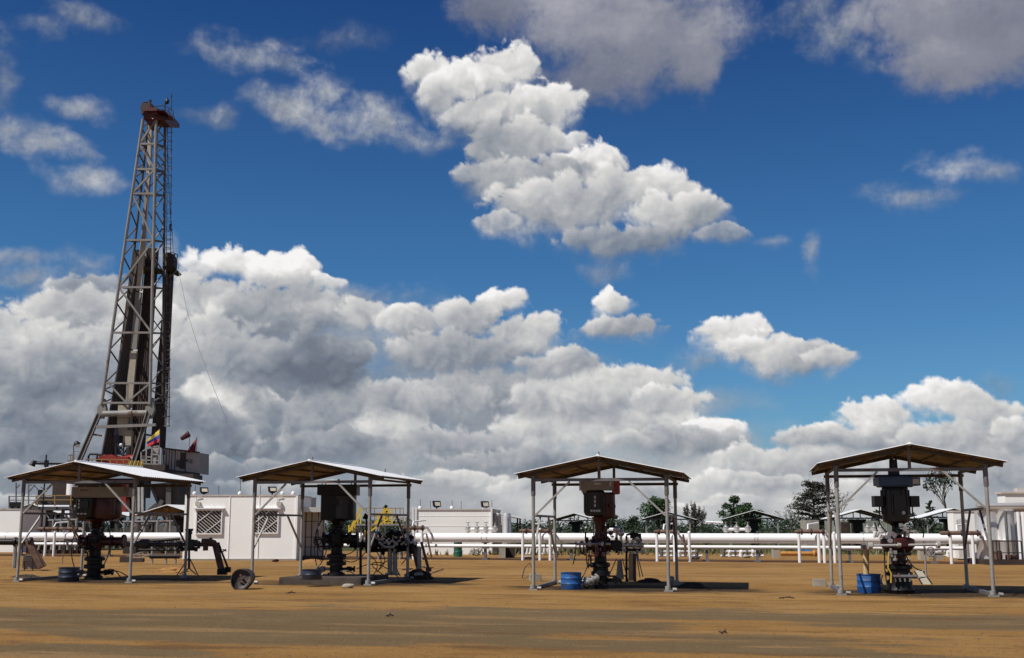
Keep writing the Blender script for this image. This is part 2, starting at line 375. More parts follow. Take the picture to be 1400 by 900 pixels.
REDP = mat('dark_red_paint', (.048, .004, .0045), .45, 0, .3, 4, (.018, .008, .007), .4, 3)
REDB = mat('bright_red_paint', (.24, .022, .016), .45, 0, .2, 1.0, (.10, .03, .02), .2, 1)
BLK = mat('oily_black_metal', (.0065, .006, .006), .5, 0, .4, 4, (.018, .011, .008), .3, 3, spec=.3)
BLKG = mat('black_motor_paint', (.009, .0095, .011), .45, 0, .3, 3)
CREAM = mat('cream_painted_guard', (.22, .20, .17), .5, 0, .12, 2, (.12, .09, .06), .25, 2)
BLUEP = mat('blue_drum_paint', (.014, .095, .30), .45, 0, .22, 3, (.05, .05, .06), .42, 4)
NAVY = mat('dull_navy_paint', (.014, .022, .042), .45, 0, .2, 3, (.03, .025, .02), .3, 3)
BLUEM = mat('blue_motor_cover', (.02, .06, .15), .45, 0, .2, 3)
WHITEP = mat('white_pipe_paint', (.74, .735, .74), .42, 0, .04, .6, (.52, .45, .38), .10, .9)
WHITEW = mat('white_wall_paint', (.85, .85, .82), .7, 0, .03, .5, (.60, .53, .43), .20, .7, streak=True)
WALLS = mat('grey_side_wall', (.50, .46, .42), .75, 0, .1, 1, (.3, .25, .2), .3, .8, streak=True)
SILV = mat('aluminium_cladding', (.62, .60, .57), .38, .55, .1, 1.2, (.40, .34, .28), .25, .9)
STEEL = mat('scuffed_steel_fitting', (.32, .31, .30), .42, .4, .25, 5, (.10, .07, .05), .4, 4)
RUSTY = mat('rusty_pipe', (.13, .072, .050), .75, 0, .35, 3, (.07, .03, .02), .5, 2.5)
TANP = mat('sand_coloured_pipe', (.48, .33, .16), .7, 0, .15, 3)
YEL = mat('yellow_safety_paint', (.62, .42, .03), .5, 0, .12, 2, (.35, .2, .05), .2, 2)
OLDY = mat('faded_yellow_rail', (.26, .17, .05), .6, 0, .2, 2, RUST, .3, 2)
GREEN = mat('green_paint', (.015, .10, .06), .5, 0, .2, 3)
DGREEN = mat('dark_green_valve', (.012, .03, .02), .5, 0, .3, 3)
CONC = mat('concrete', (.30, .27, .22), .9, 0, .2, 3, (.14, .10, .07), .3, 1.5, bump=.4)
CONCD = mat('oil_stained_concrete', (.07, .05, .038), .85, 0, .3, 2, (.025, .018, .015), .5, 1.2, bump=.4)
GLASS = mat('dark_window', (.012, .011, .011), .3, 0, .2, 1)
DARKW = mat('dark_brown_structure', (.035, .022, .017), .7, 0, .35, 1, (.09, .04, .025), .35, .9)
RUBBER = mat('black_hose', (.012, .012, .012), .55, 0, .2, 3)
DARKMETAL = mat('dark_dented_metal', (.032, .026, .026), .5, .3, .3, 4, (.09, .055, .035), .35, 3, bump=.3)
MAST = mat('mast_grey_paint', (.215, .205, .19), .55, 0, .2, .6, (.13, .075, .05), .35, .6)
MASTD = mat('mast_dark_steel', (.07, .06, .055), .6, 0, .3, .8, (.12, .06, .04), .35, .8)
CABIN = mat('grey_cabin_cladding', (.33, .29, .275), .65, 0, .12, .8, (.09, .055, .04), .3, .5, streak=True)
PVC = mat('pale_beige_cover', (.36, .32, .25), .6, 0, .12, 2)
REDC = mat('crown_red_paint', (.075, .008, .008), .5, 0, .3, 2, (.04, .015, .012), .3, 2)
FLAGY = mat('yellow_cloth', (.50, .36, .05), .8); FLAGB = mat('blue_cloth', (.02, .03, .25), .8); FLAGR = mat('red_cloth', (.42, .012, .02), .8)
REDF = mat('crimson_cloth', (.14, .008, .012), .85); SOCK = mat('dark_red_cloth', (.06, .008, .012), .85)
BARK = mat('grey_brown_bark', (.055, .042, .034), .9, 0, .3, 1.5); BARKL = mat('pale_bark', (.12, .10, .085), .9, 0, .3, 1.5)
SOIL = mat('dark_damp_soil', (.035, .022, .012), .95, 0, .4, 3, bump=.8); CLAY = mat('orange_clay', (.30, .15, .045), .95, 0, .25, 3, bump=.8)
ORANGE = mat('orange_pipe_paint', (.42, .19, .04), .6, 0, .2, 2); SKYB = mat('light_blue_paint', (.06, .25, .52), .5, 0, .15, 2)
LAMP = mat('lamp_glass', (.62, .55, .42), .25, 0, .1, 3)
WPLATE = mat('white_nameplate', (.45, .45, .46), .5, 0, .15, 8)
PALEG = mat('pale_green_cladding', (.24, .26, .21), .7, 0, .1, .8, (.14, .13, .1), .25, .6, streak=True)
GRIT = mat('sandy_grit', (.16, .10, .05), .95, 0, .5, 30)
def leaf(name, col, var=.5, back=.25):
    m = bpy.data.materials.new(name); m.use_nodes = True; t = m.node_tree; N = NT(t); b = t.nodes['Principled BSDF']
    geo = t.nodes.new('ShaderNodeNewGeometry')
    r = geo.outputs['Random Per Island']; n = N.noise(geo.outputs['Position'], .55, 3, .6)
    f = N.m('ADD', N.m('MULTIPLY', r, .5), N.m('MULTIPLY', n, .5))
    t.links.new(N.mix(N.lin(f, .2, .8), [x * (1 - var) for x in col], [x * (1 + var) for x in col]), b.inputs['Base Color'])
    b.inputs['Roughness'].default_value = .6; b.inputs['Transmission Weight'].default_value = 0
    return m
LEAFG = leaf('bright_green_leaves', (.030, .066, .016)); LEAFD = leaf('dark_green_leaves', (.018, .036, .013)); LEAFB = leaf('brown_red_needles', (.05, .034, .024)); LEAFO = leaf('dark_olive_needles', (.026, .024, .013)); LEAFW = leaf('dry_weed_leaves', (.12, .11, .04))
# ------------------------------------------------------------------ ground
TRACK = []
for a_ in ((60, 838, 7, 2.0), (300, 842, 9, 2.2), (540, 852, 6, 1.8), (150, 862, 5, 1.0), (60, 888, 2.4, 1.0), (940, 886, 3.6, .9), (1080, 893, 3, .6), (1180, 846, 5, 1.3), (1350, 858, 4, 1.2), (760, 836, 4, 1.0), (1120, 800, 2.6, 1.0), (330, 876, 4, .6)):
    g_ = G(a_[0], a_[1]); TRACK.append((g_.x, g_.y, a_[2], a_[3]))
def ground():
    xs = [-6000, -1500, -500, -250, -150] + list(range(-110, 61, 2)) + [80, 150, 300, 700, 2000, 6000]
    ys = [-600, -100, -20] + list(range(0, 130, 2)) + [140, 170, 220, 300, 500, 1000, 2500, 7000]
    mb = MB()
    for y in ys:
        for x in xs:
            z = 0
            mb.v.append(Vector((x, y, z)))
    nx = len(xs)
    for j in range(len(ys) - 1):
        for i in range(nx - 1):
            mb.f.append((j*nx + i, j*nx + i + 1, (j+1)*nx + i + 1, (j+1)*nx + i)); mb.mi.append(0)
    m = bpy.data.materials.new('sandy_ground'); m.use_nodes = True; t = m.node_tree; N = NT(t); b = t.nodes['Principled BSDF']
    geo = t.nodes.new('ShaderNodeNewGeometry'); pos = geo.outputs['Position']
    vr = t.nodes.new('ShaderNodeVectorRotate'); vr.rotation_type = 'Z_AXIS'; t.links.new(pos, vr.inputs['Vector']); vr.inputs['Angle'].default_value = -R(8)
    q = vr.outputs[0]; x, y, z = N.xyz(q); px_, py_, pz_ = N.xyz(pos)
    big = N.noise(N.mapping(q, scale=(.07, .14, 1)), 1.0, 7, .62)
    mid = N.noise(N.mapping(q, scale=(.45, .75, 1)), 1.0, 8, .64)
    fine = N.noise(pos, 9, 6, .7); grit = N.noise(pos, 45, 3, .6)
    sand = N.mix(N.lin(big, .35, .65), (.250, .130, .034), (.325, .186, .062))
    sand = N.mix(N.m('MULTIPLY', N.ss(mid, .50, .66), .6), sand, (.165, .082, .026))
    sand = N.mix(N.m('MULTIPLY', N.ss(fine, .5, .75), .35), sand, (.32, .185, .070))
    # compacted grey-brown track surface showing through the sand in long worn streaks
    tr = N.noise(N.mapping(q, loc=(3.1, 1.7, 0), scale=(.10, .22, 1)), 1.0, 9, .62)
    for (ax, ay, arx, ary) in TRACK:
        d2 = N.v('MULTIPLY', N.v('SUBTRACT', pos, (ax, ay, 0)), (1 / arx, 1 / ary, 0)); g_ = N.m('POWER', .36788, N.v('DOT_PRODUCT', d2, d2))
        tr = N.m('MULTIPLY_ADD', g_, .17, tr)
    near = N.ss(y, 37, 27)
    tm = N.m('MULTIPLY', N.ss(N.m('ADD', tr, N.m('MULTIPLY', N.m('SUBTRACT', fine, .5), .16)), .565, .625), near)
    track = N.mix(N.lin(mid, .35, .65), (.116, .086, .047), (.158, .120, .068))
    c = N.mix(N.m('MULTIPLY', tm, .85), sand, track)
    # long wheel ruts and scuffs running the way the traffic goes
    rut = N.noise(N.mapping(q, loc=(1, 5, 0), scale=(.16, .9, 1)), 1.0, 7, .68)
    c = N.mix(N.m('MULTIPLY', N.ss(rut, .545, .60), N.m('MULTIPLY', N.ss(mid, .42, .58), .7)), c, (.13, .068, .026))
    c = N.mix(N.m('MULTIPLY', N.ss(rut, .455, .40), .45), c, (.37, .225, .095))
    clod = N.noise(pos, 2.2, 5, .7)
    c = N.mix(N.m('MULTIPLY', N.ss(clod, .60, .68), N.m('MULTIPLY', N.ss(py_, 34, 39), .55)), c, (.10, .052, .020))
    # tyre tracks: two pairs of worn lines that wander across the yard, with a tread pattern
    for (y0_, am_, wl_, ph_) in ((21.0, 1.3, .045, .4), (25.8, 1.7, .036, 2.0), (31.2, .7, .05, 4.0)):
        yc = N.m('ADD', N.m('MULTIPLY', N.m('SINE', N.m('ADD', N.m('MULTIPLY', px_, wl_), ph_)), am_), y0_)
        for off in (-.8, .8):
            d_ = N.m('ABSOLUTE', N.m('SUBTRACT', N.m('SUBTRACT', py_, yc), off))
            k_ = N.m('MULTIPLY', N.ss(d_, .17, .06), N.m('MULTIPLY', N.ss(mid, .38, .55), N.ss(N.noise(pos, 6.0, 3, .6), .38, .55)))
            c = N.mix(N.m('MULTIPLY', k_, .55), c, (.095, .060, .030))
    # pebbles and crumbs of darker soil
    peb = N.voro(pos, 7.0, 0, .5, '3D'); peb2 = N.voro(pos, 2.6, 0, .5, '3D')
    c = N.mix(N.m('MULTIPLY', N.ss(peb, .20, .12), .65), c, (.10, .062, .030))
    c = N.mix(N.m('MULTIPLY', N.ss(peb2, .15, .07), N.m('MULTIPLY', N.ss(fine, .45, .6), .35)), c, (.36, .24, .12))
    c = N.mix(N.m('MULTIPLY', N.ss(fine, .50, .36), .35), c, (.15, .085, .035))
    # near apron tinted darker and redder, a vignette-like falloff put into the colour
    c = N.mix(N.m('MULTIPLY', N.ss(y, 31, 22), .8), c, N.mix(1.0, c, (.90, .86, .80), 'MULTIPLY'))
    # reddish dirt between the wells and the pipeline, darker belt along the pipe and grass beyond it
    c = N.mix(N.m('MULTIPLY', N.ss(N.noise(N.mapping(pos, loc=(9, 2, 0), scale=(.05, .5, 1)), 1.0, 6, .65), .52, .62), N.m('MULTIPLY', N.ss(py_, 38, 44), .55)), c, (.16, .085, .034))
    yd = N.m('ADD', py_, N.m('MULTIPLY', N.m('SUBTRACT', N.noise(pos, .3, 4, .6), .5), 2.5))
    belt = N.m('MULTIPLY', N.ss(yd, 65.2, 66.2), N.ss(yd, 72.5, 70.0))
    c = N.mix(N.m('MULTIPLY', belt, .85), c, (.075, .035, .020))
    g = N.noise(pos, .8, 6, .7)
    grass = N.mix(N.lin(g, .3, .7), (.030, .038, .012), (.085, .085, .028))
    c = N.mix(N.ss(yd, 86, 90), c, grass)
    # oil and mud stains round each well
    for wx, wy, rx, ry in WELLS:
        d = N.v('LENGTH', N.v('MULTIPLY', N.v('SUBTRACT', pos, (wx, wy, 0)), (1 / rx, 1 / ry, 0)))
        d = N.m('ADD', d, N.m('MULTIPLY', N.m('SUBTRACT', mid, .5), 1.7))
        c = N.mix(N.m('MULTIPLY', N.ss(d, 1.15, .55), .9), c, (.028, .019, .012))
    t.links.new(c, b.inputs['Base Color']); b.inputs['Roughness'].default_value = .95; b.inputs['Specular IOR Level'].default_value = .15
    bn = t.nodes.new('ShaderNodeBump'); bn.inputs['Strength'].default_value = .8; bn.inputs['Distance'].default_value = .08
    t.links.new(N.m('ADD', N.m('ADD', N.m('MULTIPLY', fine, .6), N.m('MULTIPLY', grit, .25)), N.m('MULTIPLY', N.m('ADD', mid, clod), .8)), bn.inputs['Height']); t.links.new(bn.outputs[0], b.inputs['Normal'])
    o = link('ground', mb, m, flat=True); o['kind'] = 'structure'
# ------------------------------------------------------------------ the four roofed wells in the near row
def corrugated(mb, x0, x1, z0, z1, y0, y1, t=.014, amp=.010, pitch=.15, mi=0):
    """a sheet that slopes from (x0,z0) to (x1,z1), with waves across y"""
    n = int((y1 - y0) / pitch * 4); o = len(mb.v)
    for i in range(n + 1):
        y = y0 + (y1 - y0) * i / n; w = amp * math.sin(2 * PI * (y - y0) / pitch)
        for (x, z) in ((x0, z0), (x1, z1)):
            mb.v.append(Vector((x, y, z + w + t))); mb.v.append(Vector((x, y, z + w)))
    for i in range(n):
        a = o + i * 4; b = a + 4
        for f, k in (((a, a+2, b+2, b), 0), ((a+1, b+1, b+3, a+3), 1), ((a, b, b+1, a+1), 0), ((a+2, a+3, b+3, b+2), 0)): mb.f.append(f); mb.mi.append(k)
    for a in (o, o + n * 4): mb.f.append((a, a+1, a+3, a+2)); mb.mi.append(0)
def shelter(label, fl, rz, w, dep, H, rise, over=.47, finial=(), rails=(1, 1), wells=None, base_rails=(1, 1), half=(None, None)):
    T = Thing('well_shelter', label, 'shelter', G(*fl), rz, 'steel roofed shelters over the near wells')
    T.o.rotation_euler = (random.uniform(-.004, .004), random.uniform(-.006, .006), rz)
    mid = w / 2; hl = mid + over; hr = mid + over
    zr = H + .62; sl = .205                         # ridge, top of rafters; slope
    for x in (0, w):
        for y in (0, dep):
            mb = MB(); mb.tube([(x, y, 0), (x, y, H - .05)], .052, 10)
            p = T.part('post', mb, GALV)
            sv = MB(); sv.tube([(x, y, H - .52), (x, y, H + .08)], .068, 10); T.part('sleeve', sv, GALVD, p)
            ft = MB(); ft.box((x, y, .02), (.26, .2, .04)); ft.tube([(x - .02, y, .05), (x - .02, y, .16)], .085, 10); ft.tube([(x + .12, y - .03, .07), (x + .24, y - .03, .06)], .05, 8); T.part('foot_plate', ft, GALV, p)
    for y in (0, dep):
        mb = MB(); mb.bar((-.1 if y else 0, y, H - .05), (w + (.1 if y else 0), y, H - .05), .06, .09); T.part('tie_beam', mb, GALVD if y == 0 else BEAM)
        mb = MB(); mb.bar((mid, y, H - .02), (mid, y, zr - .03), .085, .07, (0, 1, 0)); T.part('king_post', mb, GALVD)
        for sgn, hx in ((-1, hl), (1, hr)):
            mb = MB(); mb.bar((mid, y, zr - .07), (mid + sgn * hx, y, zr - .07 - sl * hx), .06, .11); T.part('rafter', mb, BEAM)
    y0, y1 = -.32, dep + .32
    for sgn, hx in ((-1, hl), (1, hr)):
        for k in (.04, .36, .68, .97):
            mb = MB(); x = mid + sgn * hx * k; z = zr - sl * hx * k - .028
            mb.box((x, (y0 + y1) / 2, z), (.07, y1 - y0 - .04, .05), ry=sgn * math.atan(sl)); T.part('purlin', mb, BEAM)
        mb = MB(); corrugated(mb, mid, mid + sgn * (hx + .06), zr + .022, zr + .022 - sl * (hx + .06), y0 - .05, y1 + .05)
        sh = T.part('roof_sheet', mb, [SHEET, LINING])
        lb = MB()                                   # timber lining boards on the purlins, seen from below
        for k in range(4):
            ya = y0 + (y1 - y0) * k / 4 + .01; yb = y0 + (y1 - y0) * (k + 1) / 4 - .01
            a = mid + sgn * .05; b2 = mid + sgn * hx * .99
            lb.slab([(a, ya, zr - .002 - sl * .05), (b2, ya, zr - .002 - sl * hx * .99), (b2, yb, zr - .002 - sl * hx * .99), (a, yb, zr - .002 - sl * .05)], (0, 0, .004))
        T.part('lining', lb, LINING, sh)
    mb = MB(); mb.tube([(mid, y0, zr + .03), (mid, y1, zr + .03)], .05, 8); T.part('ridge_cap', mb, SHEET)
    zb = H - 1.12
    for y in (0,):
        for sgn, x0 in ((1, 0), (-1, w)):
            mb = MB(); mb.bar((x0 + sgn * .05, y, zb), (x0 + sgn * 1.12, y, H - .10), .055, .055, (0, 1, 0)); T.part('knee_brace', mb, GALV)
    for i, x in enumerate((0, w)):
        if rails[i]:
            mb = MB(); mb.bar((x, 0, zb), (x, dep, zb), .055, .07); T.part('side_rail', mb, GALVD)
            for y, ye in ((dep * .3, .0), (dep * .68, dep)):
                mb = MB(); mb.bar((x, y, zb - .02), (x, ye, zb - 1.15), .055, .055, (1, 0, 0)); T.part('side_brace', mb, GALV if i == 0 else GALVD)
        if base_rails[i]:
            mb = MB(); mb.box((x, dep / 2, .06), (.11, dep, .10)); T.part('base_rail', mb, GALVD)
        mb = MB(); mb.bar((x, .04, H + .04), (x, dep - .04, H + .04), .06, .07); T.part('eave_beam', mb, BEAM)
    for fx, fy in finial:
        mb = MB(); mb.tube([(fx, fy, zr - sl * abs(fx - mid) + .02), (fx, fy, zr - sl * abs(fx - mid) + .17)], .022, 6); T.part('finial', mb, GALVD)
    return T
SHEL = [  # label, front-left foot, front-right column, rz, height
    ('steel shelter with zinc roof over the red-and-cream pump drive, in front of the rig', (23.3, 795.5), 177.3, 6, 3.47, (), (1, 0), (1, 0)),
    ('steel shelter over the all-black pump drive, beside the white cabin with barred windows', (344, 798.6), 503.6, 4, 3.40, (.5, .5), (1, 1), (0, 1)),
    ('steel shelter over the dark red pump drive with a grey guard plate', (729.4, 807), 914.3, 6, 3.33, (.5,), (1, 0), (1, 0)),
    ('steel shelter over the blue-capped pump drive with side boxes, nearest to the aluminium-clad tanks', (1150.7, 813.8), 1358.7, 6, 3.50, (), (1, 1), (1, 1))]
def solve_w(fl, rz, px):
    b = G(*fl); lo, hi = 2.0, 8.0
    for _ in range(40):
        w = (lo + hi) / 2; q = b + Vector((math.cos(rz), math.sin(rz), 0)) * w - CAM
        x = 700 + FPX * q.dot(RIGHT) / q.dot(AX)
        if x < px: lo = w
        else: hi = w
    return w
DEP = 4.0
WELLS = []; SINFO = []
for lab, fl, frx, rzd, H, fin, rl, brl in SHEL:
    rz = R(rzd); w = solve_w(fl, rz, frx); b = G(*fl)
    ux = Vector((math.cos(rz), math.sin(rz), 0)); uy = Vector((-math.sin(rz), math.cos(rz), 0))
    c = b + ux * w / 2 + uy * DEP / 2
    SINFO.append((b, rz, w, c, ux, uy)); WELLS.append((c.x + .9, c.y - .5, 4.4, 2.6))
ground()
for (lab, fl, frx, rzd, H, fin, rl, brl), inf in zip(SHEL, SINFO):
    w = inf[2]
    fl_ = [(w / 2, 0)] + ([(w / 2 + 1.15, DEP)] if len(fin) > 1 else []) if fin else []
    shelter(lab, fl, R(rzd), w, DEP, H, .55, finial=fl_, rails=(1, 1), base_rails=brl)
# ------------------------------------------------------------------ pump drives on the wellheads
def bolts(mb, c, rad, n, ax='z', s=.03):
    for i in range(n):
        t = 2 * PI * i / n; a, b = rad * math.cos(t), rad * math.sin(t)
        mb.box((c[0] + a, c[1] + b, c[2]) if ax == 'z' else (c[0], c[1] + a, c[2] + b), (s, s, s * 2.6) if ax == 'z' else (s * 2.6, s, s))
def flange(mb, c, r, t, axis=(0, 0, 1), n=18):
    mb.lathe([(r, -t / 2), (r, t / 2)], c, axis, n)
def wheel(T, c, axis, r, mat_, parent=None, name='handwheel'):
    mb = MB(); mb.ring(c, axis, r, r * .12); ax = Vector(axis).normalized(); u = Vector((0, 0, 1)) if abs(ax.z) < .9 else Vector((1, 0, 0)); a = ax.cross(u).normalized(); b = ax.cross(a)
    for k in range(3):
        t = PI * k / 3; d = a * math.cos(t) + b * math.sin(t); mb.tube([Vector(c) - d * r, Vector(c) + d * r], r * .07, 5)
    mb.tube([Vector(c) - ax * r * .9, Vector(c) + ax * r * .15], r * .12, 6)
    return T.part(name, mb, mat_, parent)
def curve(p, q, sag, n=12, side=(0, 0, -1)):
    p = Vector(p); q = Vector(q); s = Vector(side)
    return [p.lerp(q, i / n) + s * (sag * 4 * (i / n) * (1 - i / n)) for i in range(n + 1)]
def wellhead(T, z0, body, steel, tee=None, s=1.0, arm=(.55, .8), bell=.34):
    """casing head, tubing spool and cross: the stack every well has, z0..1.5 m"""
    mb = MB()
    mb.lathe([(.30*s, 0), (.30*s, .12), (.22*s, .14), (.22*s, .36), (bell*s, .38), (bell*s, .50), (.25*s, .52), (.25*s, .62), (bell*s, .64), (bell*s, .74), (.2*s, .78), (.19*s, 1.02)], (0, 0, z0), n=20)
    bolts(mb, (0, 0, z0 + .44), bell * s * .88, 12, s=.035); bolts(mb, (0, 0, z0 + .69), bell * s * .88, 12, s=.035)
    T.part('casing_head', mb, steel)
    mb = MB(); mb.lathe([(.2*s, 1.0), (.24*s, 1.03), (.24*s, 1.10), (.26*s, 1.14), (.26*s, 1.40), (.24*s, 1.44), (.28*s, 1.46), (.28*s, 1.53), (.2*s, 1.55)], (0, 0, z0), n=18)
    T.part('flow_tee', mb, body)
    for sg, ln in ((-1, arm[0]), (1, arm[1])):
        mb = MB(); mb.tube([(0, 0, z0 + 1.27), (sg * ln, 0, z0 + 1.27)], .15, 14)
        flange(mb, (sg * ln, 0, z0 + 1.27), .235, .07, (1, 0, 0)); flange(mb, (sg * ln * .55, 0, z0 + 1.27), .215, .06, (1, 0, 0))
        bolts(mb, (sg * ln, 0, z0 + 1.27), .2, 8, 'x', .035)
        T.part('side_outlet', mb, tee or body)
    for sg in (-1, 1):                     # annulus valves low on the casing head
        mb = MB(); mb.tube([(sg * .2, 0, z0 + .25), (sg * .62, 0, z0 + .25)], .055, 10); mb.box((sg * .45, 0, z0 + .25), (.15, .15, .17)); flange(mb, (sg * .62, 0, z0 + .25), .1, .05, (1, 0, 0))
        v = T.part('annulus_valve', mb, STEEL if sg < 0 else steel)
        wheel(T, (sg * .45, -.2, z0 + .25), (0, -1, 0), .09, BLK, v)
def hoses(T, ends):
    for p, q, s_, d in ends:
        mb = MB(); mb.tube(curve(p, q, s_, 14, d), .018, 6); T.part('hose', mb, RUBBER)
def gauge(T, c, r=.06):
    mb = MB(); mb.lathe([(r, -.03), (r, .03)], c, (0, 1, 0), 14); mb.tube([(c[0], c[1], c[2] - r), (c[0], c[1], c[2] - r - .12)], .012, 6); T.part('pressure_gauge', mb, WPLATE)

# red and cream drive
PUMPS = []
c = SINFO[0][3]; T = Thing('pump_drive', 'pump drive with wide cream guard over a dark red body, in front of the rig', 'pump drive', ground_at(132, c.dot(FW)), AL, 'well pump drives')
PUMPS.append(T)
wellhead(T, 0, REDP, BLK, s=1.0, arm=(.5, .95))
mb = MB(); mb.lathe([(.17, 1.5), (.15, 1.62), (.14, 1.72), (.2, 1.75), (.22, 1.82), (.16, 1.86), (.24, 1.92), (.40, 2.0)], (0, 0, 0), n=16); T.part('stuffing_box', mb, REDP)
mb = MB()
mb.lathe([(.22, 1.98), (.46, 2.03), (.50, 2.12), (.50, 2.62), (.46, 2.72), (.30, 2.76)], (.28, .1, 0), n=22); mb.box((.0, .1, 2.0), (1.2, .5, .10)); mb.box((.42, .0, 2.42), (.5, .66, .55))
for k in range(5): mb.box((.42, -.34, 2.2 + k * .1), (.46, .03, .04))
T.part('drive_frame', mb, REDP)
mb = MB(); mb.lathe([(.20, 2.02), (.34, 2.06), (.36, 2.1), (.36, 2.70), (.3, 2.76)], (-.33, -.05, 0), n=24)
for k in range(18):
    t = 2 * PI * k / 18; mb.box((-.33 + .37 * math.cos(t), -.05 + .37 * math.sin(t), 2.4), (.02, .05, .55), rz=t)
mb.box((-.33, -.43, 2.5), (.34, .12, .24)); mo = T.part('motor', mb, BLKG)
mb = MB()
for k in range(3): mb.box((-.47, -.495, 2.40 + .11 * k), (.05, .008, .075))
for k in range(3): mb.box((-.5 + .12 * k, -.43, 2.19), (.09, .008, .05))
T.part('nameplate', mb, WPLATE, mo)
T.o.scale = (1.07, 1.07, 1.07)
mb = MB(); mb.slab([(-.74, -.42, 2.77), (.98, -.42, 2.77), (1.03, -.30, 2.77), (1.03, .42, 2.77), (-.74, .42, 2.77), (-.80, .3, 2.77), (-.80, -.34, 2.77)], (0, 0, .31)); mb.box((.05, -.36, 2.755), (1.5, .04, .05)); gd = T.part('belt_guard', mb, CREAM)
mb = MB(); mb.box((-.35, -.426, 2.97), (.24, .008, .05)); T.part('nameplate', mb, RUSTY, gd)
mb = MB(); mb.box((.95, -.2, 2.98), (.16, .3, .4)); T.part('guard_bracket', mb, REDB)
mb = MB(); mb.tube([(0, .1, 2.7), (0, .1, 3.28)], .035, 8); T.part('polished_rod', mb, STEEL)
hoses(T, [((-.36, -.1, 2.05), (-.42, -.25, .1), .35, (-1, 0, .2)), ((.35, -.2, 2.0), (.42, -.3, .5), .2, (1, 0, 0)), ((.3, -.3, .1), (1.0, -.2, .05), .28, (0, 0, 1)), ((.35, -.2, .25), (1.25, -.1, .06), .14, (0, 0, 1))])
mb = MB(); mb.tube([(-.3, -.25, 1.30), (-.95, -.3, 1.32)], .035, 8); mb.box((-.6, -.28, 1.32), (.1, .1, .16)); mb.tube([(-.35, -.3, 1.2), (-.5, -.36, 1.08), (-.8, -.36, 1.12), (-.86, -.34, 1.26)], .028, 8); mb.tube([(-.95, -.3, 1.32), (-.97, -.3, .5)], .012, 6); T.part('sample_line', mb, STEEL)
gauge(T, (-.98, -.3, 1.68))
# all black drive on its slab
c = SINFO[1][3]; base = ground_at(461, c.dot(FW) - .3)
SLABH = .22
mb = MB(); a = ground_at(394, c.dot(FW) - .9); 
T = Thing('concrete_slab', 'low oil-blackened concrete slab under the all-black pump drive', 'slab', ground_at(441, c.dot(FW) - 1.75), SINFO[1][1])
mb.box((-.1, 1.5, SLABH / 2), (2.75, 3.1, SLABH)); T.part('slab_block', mb, CONCD)
mb = MB(); mb.box((1.35, .05, SLABH / 2 - .01), (.14, .26, SLABH + .04)); T.part('kerb_block', mb, CONCD)
T = Thing('pump_drive', 'all-black square pump drive on the stained slab beside the white cabin', 'pump drive', base + Vector((0, 0, SLABH)), AL, 'well pump drives')
PUMPS.append(T)
wellhead(T, -.02, BLK, BLK, s=1.0, arm=(.45, .7))
mb = MB(); mb.lathe([(.2, 1.5), (.2, 1.62), (.24, 1.66), (.24, 1.74), (.17, 1.78), (.34, 1.86), (.44, 1.9)], n=16); T.part('stuffing_box', mb, BLK)
mb = MB(); mb.slab([(-.52, -.3, 1.88), (.56, -.3, 1.88), (.6, -.2, 1.88), (.6, .34, 1.88), (-.55, .34, 1.88), (-.56, -.2, 1.88)], (0, 0, .92))
for k in range(6): mb.box((-.3 + .14 * k, -.305, 2.2), (.05, .03, .5))
mb.box((.05, -.33, 2.5), (.5, .07, .22)); T.part('drive_frame', mb, BLK)
mb = MB(); mb.lathe([(.34, 1.9), (.38, 1.94), (.38, 2.7)], (.2, .0, 0), n=22); T.part('motor', mb, BLKG)
mb = MB(); mb.slab([(-.66, -.42, 2.74), (.70, -.42, 2.74), (.70, .46, 2.74), (-.66, .46, 2.74)], (0, 0, .36)); mb.box((0, -.425, 2.78), (1.3, .02, .05)); g2 = T.part('belt_guard', mb, BLK)
for x in (-.5, .52):
    mb = MB(); mb.tube([(x - .07, 0, 3.1), (x - .05, 0, 3.18), (x + .05, 0, 3.18), (x + .07, 0, 3.1)], .018, 6); T.part('lifting_eye', mb, BLK, g2)
mb = MB(); mb.tube([(.0, .1, 2.7), (0, .1, 3.3)], .035, 8); T.part('polished_rod', mb, STEEL)
hoses(T, [((-.5, -.2, 1.95), (-.62, -.3, .35), .15, (-1, 0, 0)), ((-.45, -.25, 1.95), (-.5, -.2, .8), .22, (-1, 0, 0)), ((-.3, -.3, .9), (-.95, -.5, .0), .12, (1, 0, -.6)), ((.3, -.3, .55), (1.05, -.2, .85), .2, (0, 0, -1)), ((.25, -.3, .75), (.95, -.2, 1.3), .2, (0, 0, -1)), ((.2, -.3, .15), (.75, -.4, .0), .1, (0, 0, 1))])
mb = MB(); mb.tube([(-.2, -.2, 1.0), (-.62, -.3, 1.0), (-.7, -.3, 1.35)], .03, 8); mb.tube([(-.2, -.2, 1.2), (-.75, -.3, 1.25)], .025, 8); mb.ring((-.62, -.3, 1.18), (0, 1, 0), .13, .02); T.part('sample_line', mb, BLK)
gauge(T, (-.55, -.32, 1.62), .07)
